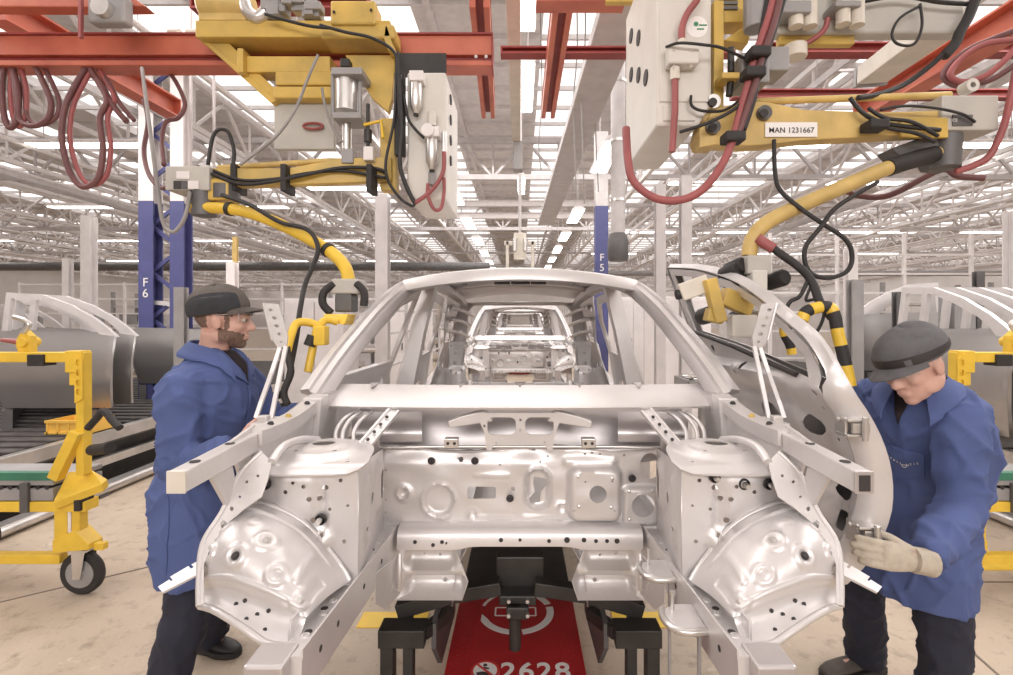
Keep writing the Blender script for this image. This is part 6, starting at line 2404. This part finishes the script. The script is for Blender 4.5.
for pts in ([P(287, 352, 2.04), P(291, 336, 2.06), P(296, 324, 2.1), P(306, 322, 2.12), P(318, 326, 2.14), P(320, 334, 2.14)], [P(308, 372, 2.1), P(312, 352, 2.12), P(317, 330, 2.14), P(326, 320, 2.18), P(338, 322, 2.2)]):
    MB().tube(spline(pts, 5), .017, 10).build('guide_handle', YEL2, L, smooth=60)
for p_, q_ in ((P(286, 360, 2.03), P(284, 347, 2.03)), (P(309, 346, 2.11), P(313, 336, 2.12))):
    MB().tube([p_, q_], .024, 10).build('grip_sleeve', RUBBER, L, smooth=40)
m = MB()
m.bb(P(316, 345, 2.14).x, P(328, 345, 2.14).x, 2.1, 2.16, P(0, 345, 2.14).z, P(0, 326, 2.14).z)
m.build('clamp_jaw', YEL2, L, bevel=.006)
MB().tube(spline([P(287, 355, 2.02), P(291, 372, 2.0), P(284, 392, 1.98), P(288, 405, 1.97)], 5), .014, 8).build('supply_hose', RUBBER, L, smooth=180)
# loose hoses slung from the beam
for i, (pts, lab) in enumerate([
        ([P(4, 68, 3), P(2, 90, 2.98), P(4, 115, 2.98), P(10, 128, 2.98), P(17, 118, 2.98), P(18, 90, 2.98), P(12, 68, 3)], 'brown hose loop at the left edge under the red beam'),
        ([P(36, 68, 3), P(44, 84, 2.98), P(51, 102, 2.97), P(48, 118, 2.97), P(34, 126, 2.97), P(20, 120, 2.98), P(17, 100, 2.98), P(13, 68, 3)], 'second brown hose loop under the red beam'),
        ([P(86, 68, 3), P(76, 84, 2.97), P(65, 108, 2.96), P(62, 140, 2.96), P(70, 172, 2.96), P(83, 187, 2.96), P(98, 178, 2.96), P(103, 150, 2.96), P(100, 118, 2.97), P(107, 100, 2.98), P(98, 82, 3), P(90, 68, 3)], 'largest brown hose loop hanging under the red beam'),
        ([P(88, 68, 3.02), P(100, 82, 3), P(112, 104, 2.99), P(127, 122, 3)], 'short pink-brown hose leading from the largest loop to the red rail'),
        ([P(165, 68, 3.1), P(176, 82, 3.08), P(185, 104, 3.07), P(178, 118, 3.06), P(166, 122, 3.0), P(162, 140, 2.95), P(164, 165, 2.85)], 'brown hose coming down from the beam to the control box'),
        ([P(144, 100, 3.1), P(148, 122, 3.05), P(144, 150, 3), P(148, 172, 2.9), P(158, 186, 2.8), P(166, 188, 2.72)], 'brown hose left of the control box')]):
    hoses('hanging_hose', lab, pts, .016 if i < 4 else .013, HOSEB)
    if i < 4:
        hoses('hanging_hose', lab.replace('hose', 'twin hose'), [q + V((.03, .02, .015)) for q in pts], .013, HOSEB if i % 2 else HOSE)
# thin drop rods
for px, y in ((191, 4.5), (214, 4.5)):
    tag(MB().cyl(P(px, 175, y), V((P(px, 175, y).x, y, 6.8)), .012, 6).build('drop_rod', PALEP), 'thin grey drop rod behind the control box', 'rod', 'drop rods')
# ================================================================ RIGHT MANIPULATOR
R = thing('lifting_manipulator', (1.3, 2.4, 2.9), 'yellow manipulator marked MAN 1231667 hanging over the bending worker, white cabinet at its left', 'manipulator')
a, b = P(657, 122, 2.1), P(713, 0, 2.1)
m = MB()
z0, z1 = a.z, 3.25
m.poly([(.575, 2.1, 2.52), (.575, 2.1, z1), (.806, 2.1, z1), (.806, 2.1, 2.52), (.75, 2.1, 2.43), (.575, 2.1, 2.43)], (0, .62, 0))
cbR = m.build('white_cabinet', LGREY, R, bevel=.012)
m = MB()
m.bb(.585, .79, 2.094, 2.1, 2.53, 3.2)
m.build('cabinet_door', LGREY, cbR, bevel=.004)
m = MB()
m.bb(.60, .735, 2.092, 2.1, 2.45, 2.515)
m.build('lower_cover', LGREY, cbR, bevel=.003)
for y_, z_ in ((2.28, 2.72), (2.42, 2.80), (2.42, 2.98), (2.58, 2.88), (2.58, 3.08)):
    MB().cyl((.576, y_, z_), (.570, y_, z_), .036, 16).build('cable_plug', HOLE, cbR)
a, b = P(671, 68, 2.07), P(694, 47, 2.07)
jb = MB().bb(a.x - .02, b.x + .01, 2.03, 2.094, a.z, b.z).build('junction_box', LGREY, R, bevel=.008)
for px, py in ((674, 50), (691, 50), (674, 66), (691, 66)):
    MB().cyl(P(px, py, 2.03), P(px, py, 2.026), .006, 6).build('screw', ALU, jb)
MB().cyl(P(675, 68, 2.06), P(675, 80, 2.06), .02).build('hose_fitting', CREAM, R, smooth=40)
MB().cyl(P(682, 47, 2.06), P(682, 40, 2.06), .017).build('hose_fitting', CREAM, R, smooth=40)
MB().tube([P(675, 79, 2.06), P(675, 110, 2.06), P(672, 152, 2.06)], .014, 10).build('hose', HOSE, R, smooth=60)
MB().tube(spline([P(682, 42, 2.06), P(682, 28, 2.05), P(687, 14, 2.04), P(697, 0, 2.03), P(702, -12, 2.03)], 6), .014, 10).build('hose', HOSE, R, smooth=60)
lg = MB().lathe([(.045, 0), (.045, .0015), (0, .0015)], P(697, 27, 2.094), (0, -1, 0), 28).build('round_sticker', WHITEL, R)
MB().lathe([(.010, 0), (.010, .001), (0, .001)], P(696, 24, 2.092), (0, -1, 0), 12).build('green_mark', GINK, lg)
m = MB()
for x0, x1, py in ((699, 707, 25), (697, 704, 29)):
    a, b = P(x0, py + .7, 2.092), P(x1, py - .5, 2.092)
    m.bb(a.x, b.x, 2.0905, 2.0925, a.z, b.z)
m.build('sticker_lines', GINK, lg)
MB().tube(spline([P(666, 47, 2.04), P(680, 43, 2.0), P(705, 45, 2.0), P(722, 48, 2.02), P(748, 60, 2.05)], 6), .006, 8).build('cable', CABLE, R, smooth=180)
MB().tube(spline([P(691, 96, 2.08), P(692, 106, 2.06), P(704, 111, 2.06), P(725, 110, 2.08), P(745, 96, 2.1)], 6), .006, 8).build('cable', CABLE, R, smooth=180)
# yellow mast
m = MB()
bbp(m, 714, 724, 0, 108, 2.16, 2.3)
bbp(m, 724, 750, -20, 22, 2.2, 2.3)
m.poly([P(724, 40, 2.2), P(742, 28, 2.2), P(752, 30, 2.2), P(748, 44, 2.2)], (0, .06, 0))
m.build('mast', YEL, R, bevel=.004)
m = MB()
for i in range(3):
    bbp(m, 719, 738, -4 + i * 5, -1 + i * 5, 2.19, 2.2)
m.build('mast_slots', DGREY, R)
m = MB()
m.poly([P(706, 100, 2.14), P(718, 92, 2.14), P(724, 98, 2.14), P(722, 118, 2.14), P(716, 146, 2.14), P(700, 146, 2.14), P(697, 138, 2.14)], (0, .1, 0))
m.build('pivot_bracket', YELP, R, bevel=.006)
for px, py in ((712, 103), (712, 128), (763, 114)):
    pv = MB().lathe([(.03, 0), (.03, .02), (0, .02)], P(px, py, 2.12), (0, -1, 0), 18).build('pivot_boss', ALU if py == 103 else DGREY, R, smooth=40)
    MB().lathe([(.018, 0), (.018, .012), (0, .012)], P(px, py, 2.10), (0, -1, 0), 12).build('pivot_bolt', HOLE, pv)
# arm
m = MB()
sec = [(697, 141, 9), (712, 129, 18), (745, 126, 22), (765, 126, 21), (800, 127.5, 15), (870, 127, 12), (945, 124, 11)]
m.loft([[P(px, py + h, 2.15) + V((0, -.03, 0)), P(px, py + h, 2.15) + V((0, .05, 0)), P(px, py - h, 2.15) + V((0, .05, 0)), P(px, py - h, 2.15) + V((0, -.03, 0))] for px, py, h in sec])
m.build('arm_beam', YELP, R, bevel=.004)
m = MB()
a, b = P(898, 146, 2.118), P(945, 119, 2.118)
m.bb(a.x, b.x, 2.10, 2.118, a.z + .03, b.z)
m.build('arm_end_plate', YEL, R, bevel=.003)
MB().tube([P(757, 101.5, 2.2), P(860, 98, 2.2), P(950, 95, 2.2)], .015, 10).build('parallel_rod', YELP, R, smooth=40)
MB().lathe([(.028, 0), (.028, .05), (.012, .05), (.012, 0)], P(963, 90, 2.18), (0, -1, 0), 16).build('rod_eye', LGREY, R, smooth=40)
a, b = P(765, 137, 2.115), P(817, 122.5, 2.115)
pl_ = MB().bb(a.x, b.x, 2.112, 2.118, a.z, b.z).build('name_plate', WHITEL, R)
text_mesh('MAN 1231667', .0315, frameM(((a.x + b.x) / 2, 2.111, (a.z + b.z) / 2 - .004), (1, 0, .0), (0, 0, 1)), INK, 'plate_lettering', pl_, .0006, .0003, spacing=1.02)
a, b = P(942, 130, 2.1), P(999, 95, 2.1)
bx2 = MB().bb(a.x, b.x, 2.1, 2.24, a.z, b.z).build('control_box', BOXG, R, bevel=.006)
a, b = P(952, 126, 2.0985), P(972, 115, 2.0985)
MB().bb(a.x, b.x, 2.094, 2.0995, a.z, b.z).build('rating_plate', DGREY, bx2)
text_mesh('CE', .018, frameM((P(955.5, 120, 2.09).x, 2.093, P(955, 120, 2.09).z), (1, 0, 0), (0, 0, 1)), WHITEL, 'plate_mark', bx2, .0005)
m = MB()
m.poly([P(892, 148, 2.14), P(925, 136, 2.14), P(960, 134, 2.14), P(956, 168, 2.14), P(938, 166, 2.14), P(930, 150, 2.14), P(900, 156, 2.14)], (0, .1, 0))
m.build('joint_cover', DGREY, R, bevel=.006)
MB().cyl(P(947, 136, 2.16), P(945, 168, 2.16), .055, 16).build('pivot', DGREY, R, smooth=40)
pth = spline([P(945, 152, 2.16), P(920, 158, 2.14), P(888, 168, 2.1), P(845, 186, 2.08), P(800, 206, 2.06), P(768, 222, 2.05), P(753, 238, 2.05), P(749, 256, 2.05)], 6)
MB().tube(pth, .031, 16).build('boom_tube', YELP, R, smooth=60)
MB().tube(pth[3:13], .036, 14).build('boom_sleeve', RUBBER, R, smooth=60)
# gripper head behind the loose door's window
m = MB()
bbp(m, 748, 772, 255, 274, 1.98, 2.12)
m.build('head_housing', BOXG, R, bevel=.006)
m = MB()
bbp(m, 753, 768, 270, 300, 1.96, 2.08)
m.build('head_post', LGREY, R, bevel=.006)
for px, py, r_ in ((736, 268, .035), (738, 285, .04), (776, 280, .035), (730, 272, .03), (742, 320, .045), (708, 315, .035)):
    MB().lathe([(r_ * .8, -.05), (r_, -.04), (r_, .04), (r_ * .8, .05)], P(px, py, 2.06), (.3, -1, .2), 14).build('vacuum_cup', RUBBER, R, smooth=40)
m = MB()
m.beam(P(722, 296, 1.96), P(750, 308, 1.98), .05, .07)
m.beam(P(709, 279, 1.94), P(720, 322, 1.94), .045, .05, (0, 1, 0))
m.beam(P(706, 314, 1.955), P(722, 318, 1.955), .05, .05)
m.build('yellow_frame', YEL, R, bevel=.004)
m = MB()
m.beam(P(680, 293, 2.0), P(708, 283, 1.98), .06, .07)
m.build('side_arm', CREAM, R, bevel=.006)
MB().tube([P(681, 294, 2.0), P(676, 295, 2.0)], .02, 10).build('rubber_tip', RUBBER, R)
m = MB()
m.box(P(742, 326, 1.98), (.10, .06, .09))
m.box(P(770, 318, 1.98), (.12, .08, .06))
m.build('valve_block', LGREY, R, bevel=.008)
# striped steering grips
def striped(pts, rr_, nst):
    g = thing_sub('striped_grip', R)
    s_ = spline(pts, 8)
    n = len(s_)
    k = n / nst
    for i in range(nst):
        a_, b_ = int(i * k), min(n - 1, int((i + 1) * k))
        if b_ > a_:
            MB().tube(s_[a_:b_ + 1], rr_, 12).build('yellow_band' if i % 2 == 0 else 'black_band', YEL2 if i % 2 == 0 else RUBBER, g, smooth=60)


striped([P(802, 320, 1.86), P(806, 312, 1.86), P(816, 308, 1.86), P(828, 307, 1.86), P(834, 314, 1.85), P(838, 334, 1.84), P(844, 358, 1.83), P(850, 386, 1.82)], .022, 9)
striped([P(806, 326, 1.95), P(796, 322, 1.96), P(784, 330, 1.97), P(790, 345, 1.97), P(792, 354, 1.97)], .018, 5)
MB().tube([P(772, 318, 1.98), P(790, 326, 1.96), P(804, 324, 1.9), P(804, 318, 1.87)], .015, 8).build('grip_mount', RUBBER, R, smooth=40)
# hose bundle and cables on the arm
for pts, r_, m_, nm in [
        ([P(776, -10, 2.02), P(768, 20, 2.02), P(757, 52, 2.02), P(748, 84, 2.02), P(740, 112, 2.02), P(732, 142, 2.0), P(720, 168, 1.99), P(702, 190, 1.98), P(680, 200, 1.98), P(655, 198, 1.99), P(634, 182, 2.0), P(628, 160, 2.02), P(626, 128, 2.05)], .016, HOSE, 'hose'),
        ([P(782, -10, 2.0), P(774, 24, 2.0), P(762, 58, 2.0), P(754, 88, 2.0), P(744, 118, 2.0), P(736, 140, 2.0)], .014, HOSEB, 'hose'),
        ([P(770, -10, 2.04), P(764, 20, 2.04), P(758, 50, 2.04), P(750, 90, 2.04), P(746, 112, 2.04)], .012, CABLE, 'cable'),
        ([P(786, -6, 2.0), P(778, 20, 2.0), P(768, 50, 2.0), P(758, 80, 2.0), P(754, 100, 2.0), P(744, 130, 2.0)], .010, CABLE, 'cable'),
        ([P(680, 132, 2.04), P(705, 124, 2.04), P(730, 112, 2.02), P(748, 98, 2.02)], .007, CABLE, 'cable'),
        ([P(774, 140, 2.1), P(775, 172, 2.08), P(780, 190, 2.06), P(800, 208, 2.02), P(820, 222, 2.0), P(846, 240, 1.98), P(852, 258, 1.98), P(846, 272, 1.98), P(828, 278, 1.98), P(812, 274, 1.98), P(805, 262, 1.98), P(806, 246, 1.98), P(820, 228, 1.98), P(838, 206, 2.0), P(878, 182, 2.05)], .009, RUBBER, 'cable'),
        ([P(758, 238, 2.03), P(778, 252, 2.0), P(800, 268, 1.96), P(812, 282, 1.94), P(820, 302, 1.9), P(832, 318, 1.87)], .016, RUBBER, 'hose'),
        ([P(757, 238, 2.025), P(764, 243, 2.02), P(774, 249, 2.005)], .022, HOSE, 'red_hose_end'),
        ([P(808, 280, 1.95), P(800, 296, 1.95), P(790, 302, 1.95), P(786, 314, 1.95), P(798, 320, 1.93)], .008, CABLE, 'cable'),
        ([P(812, 284, 1.94), P(806, 300, 1.94), P(816, 300, 1.94), P(824, 312, 1.9), P(818, 330, 1.9), P(806, 342, 1.9)], .006, CABLE, 'cable'),
        ([P(955, 172, 2.14), P(975, 165, 2.12), P(990, 155, 2.1), P(1003, 128, 2.08), P(1010, 100, 2.06), P(1016, 70, 2.05)], .014, HOSE, 'hose'),
        ([P(850, 98, 2.1), P(862, 112, 2.08), P(880, 122, 2.08), P(910, 127, 2.07), P(940, 130, 2.07)], .009, CABLE, 'cable'),
        ([P(868, 108, 2.09), P(885, 118, 2.07), P(912, 122, 2.06), P(938, 136, 2.07)], .008, CABLE, 'cable'),
        ([P(870, 118, 2.08), P(888, 128, 2.07), P(915, 133, 2.06), P(935, 142, 2.07)], .008, CABLE, 'cable'),
        ([P(880, 110, 2.08), P(905, 106, 2.06), P(935, 108, 2.06), P(962, 114, 2.07), P(975, 122, 2.08)], .006, CABLE, 'cable')]:
    MB().tube(spline(pts, 7), r_, 8).build(nm, m_, R, smooth=180)
for px, py in ((758, 54), (753, 74), (733, 138), (875, 126)):
    q = P(px, py, 2.0 if px < 800 else 2.07)
    MB().bb(q.x - .04, q.x + .04, q.y - .035, q.y + .04, q.z - .02, q.z + .02).build('cable_strap', RUBBER, R, bevel=.008)
m = MB()
m.cyl(P(756, -8, 2.1), P(756, 30, 2.1), .05, 14)
bbp(m, 742, 770, 52, 82, 2.06, 2.2)
bbp(m, 760, 790, 46, 70, 2.08, 2.22)
m.build('lift_cylinder', GREYP, R, bevel=.006)
m = MB()
m.cyl(P(731, 48, 2.1), P(731, 72, 2.1), .014)
m.cyl(P(731, 78, 2.1), P(729, 96, 2.1), .014)
m.build('damper_rod', BLACK, R, smooth=40)
m = MB()
bbp(m, 722, 740, 72, 78, 2.06, 2.14)
m.build('damper_lug', YEL, R, bevel=.003)
# grey equipment housing at the top
a, b = P(778, 33, 2.3), P(966, -60, 2.3)
hs_ = MB().bb(a.x, b.x, 2.3, 2.37, a.z, b.z).build('equipment_housing', BOXG, R, bevel=.012)
for px, l in ((796, 27), (810, 27), (843, 25), (857, 26)):
    MB().lathe([(.012, 0), (.030, 0), (.030, .16), (.036, .17), (.036, .2), (.0, .2)], P(px, l, 2.24), (0, 0, 1), 16).build('muffler', CREAM, R, smooth=40)
bbp(MB(), 782, 812, 0, 12, 2.2, 2.3).build('muffler_manifold', GREYP, R, bevel=.005)
bbp(MB(), 836, 862, 0, 6, 2.2, 2.3).build('muffler_manifold', GREYP, R, bevel=.005)
m = MB()
bbp(m, 780, 855, 35, 44, 2.32, 2.36)
m.build('yellow_channel', YEL, R, bevel=.004)
m = MB()
m.cyl(P(795, 58, 2.3), P(795, 46, 2.3), .05, 14)
m.build('round_knob', CREAM, R, smooth=40)
for pts, r_, m_, nm in [
        ([P(920, 6, 2.25), P(900, 18, 2.24), P(892, 34, 2.24), P(898, 44, 2.24), P(914, 44, 2.24), P(922, 26, 2.24), P(920, 4, 2.25)], .006, CABLE, 'cable'),
        ([P(975, 0, 2.24), P(968, 18, 2.24), P(960, 32, 2.24), P(955, 44, 2.24), P(944, 56, 2.24)], .022, RUBBER, 'hose'),
        ([P(800, 46, 2.3), P(812, 40, 2.28), P(824, 30, 2.26), P(828, 18, 2.25)], .012, HOSE, 'hose'),
        ([P(860, 2, 2.25), P(900, -4, 2.25), P(940, 2, 2.25), P(970, 4, 2.25)], .010, CABLE, 'cable'),
        ([P(945, 52, 2.24), P(930, 66, 2.24), P(905, 84, 2.24), P(880, 94, 2.2), P(858, 98, 2.16)], .012, CABLE, 'cable')]:
    MB().tube(spline(pts, 7), r_, 8).build(nm, m_, R, smooth=180)
# hangers of both manipulators to the roof
m = MB()
m.bb(.62, .76, 2.3, 2.44, 3.25, 6.78)
m.bb(1.3, 1.42, 2.31, 2.36, 3.3, 6.78)
m.build('suspension_mast', PALEP, R)
# cream slanting beam
r = thing('slanting_beam', P(890, 65, 3.3), 'cream box beam slanting up to the right behind the grey housing', 'beam')
MB().beam(P(872, 75, 3.6), P(940, 25, 2.9), .20, .12).build('box', CREAM, r, bevel=.006)
MB().beam(P(872, 76, 3.62), P(869, 78, 3.66), .21, .13).build('end_plate', GREYP, r)
# hoses slung along the right red rail
for pts, lab in [([P(1013, 40, 2.7), P(985, 44, 2.75), P(962, 58, 2.8), P(950, 74, 2.8), P(962, 82, 2.8), P(985, 76, 2.75), P(1005, 60, 2.7), P(1016, 46, 2.7)], 'rose hose loop slung beside the right red rail'),
                 ([P(1016, 30, 2.75), P(990, 40, 2.78), P(968, 50, 2.82), P(948, 66, 2.84), P(944, 78, 2.84), P(960, 86, 2.82), P(990, 80, 2.8), P(1016, 64, 2.75)], 'brown hose loop slung beside the right red rail'),
                 ([P(985, 178, 2.4), P(958, 176, 2.45), P(940, 170, 2.5), P(890, 195, 2.6), P(860, 196, 2.7), P(845, 190, 2.7)], 'thin brown hose dipping under the right arm')]:
    hoses('slung_hose', lab, pts, .016, HOSE if 'rose' in lab else HOSEB)
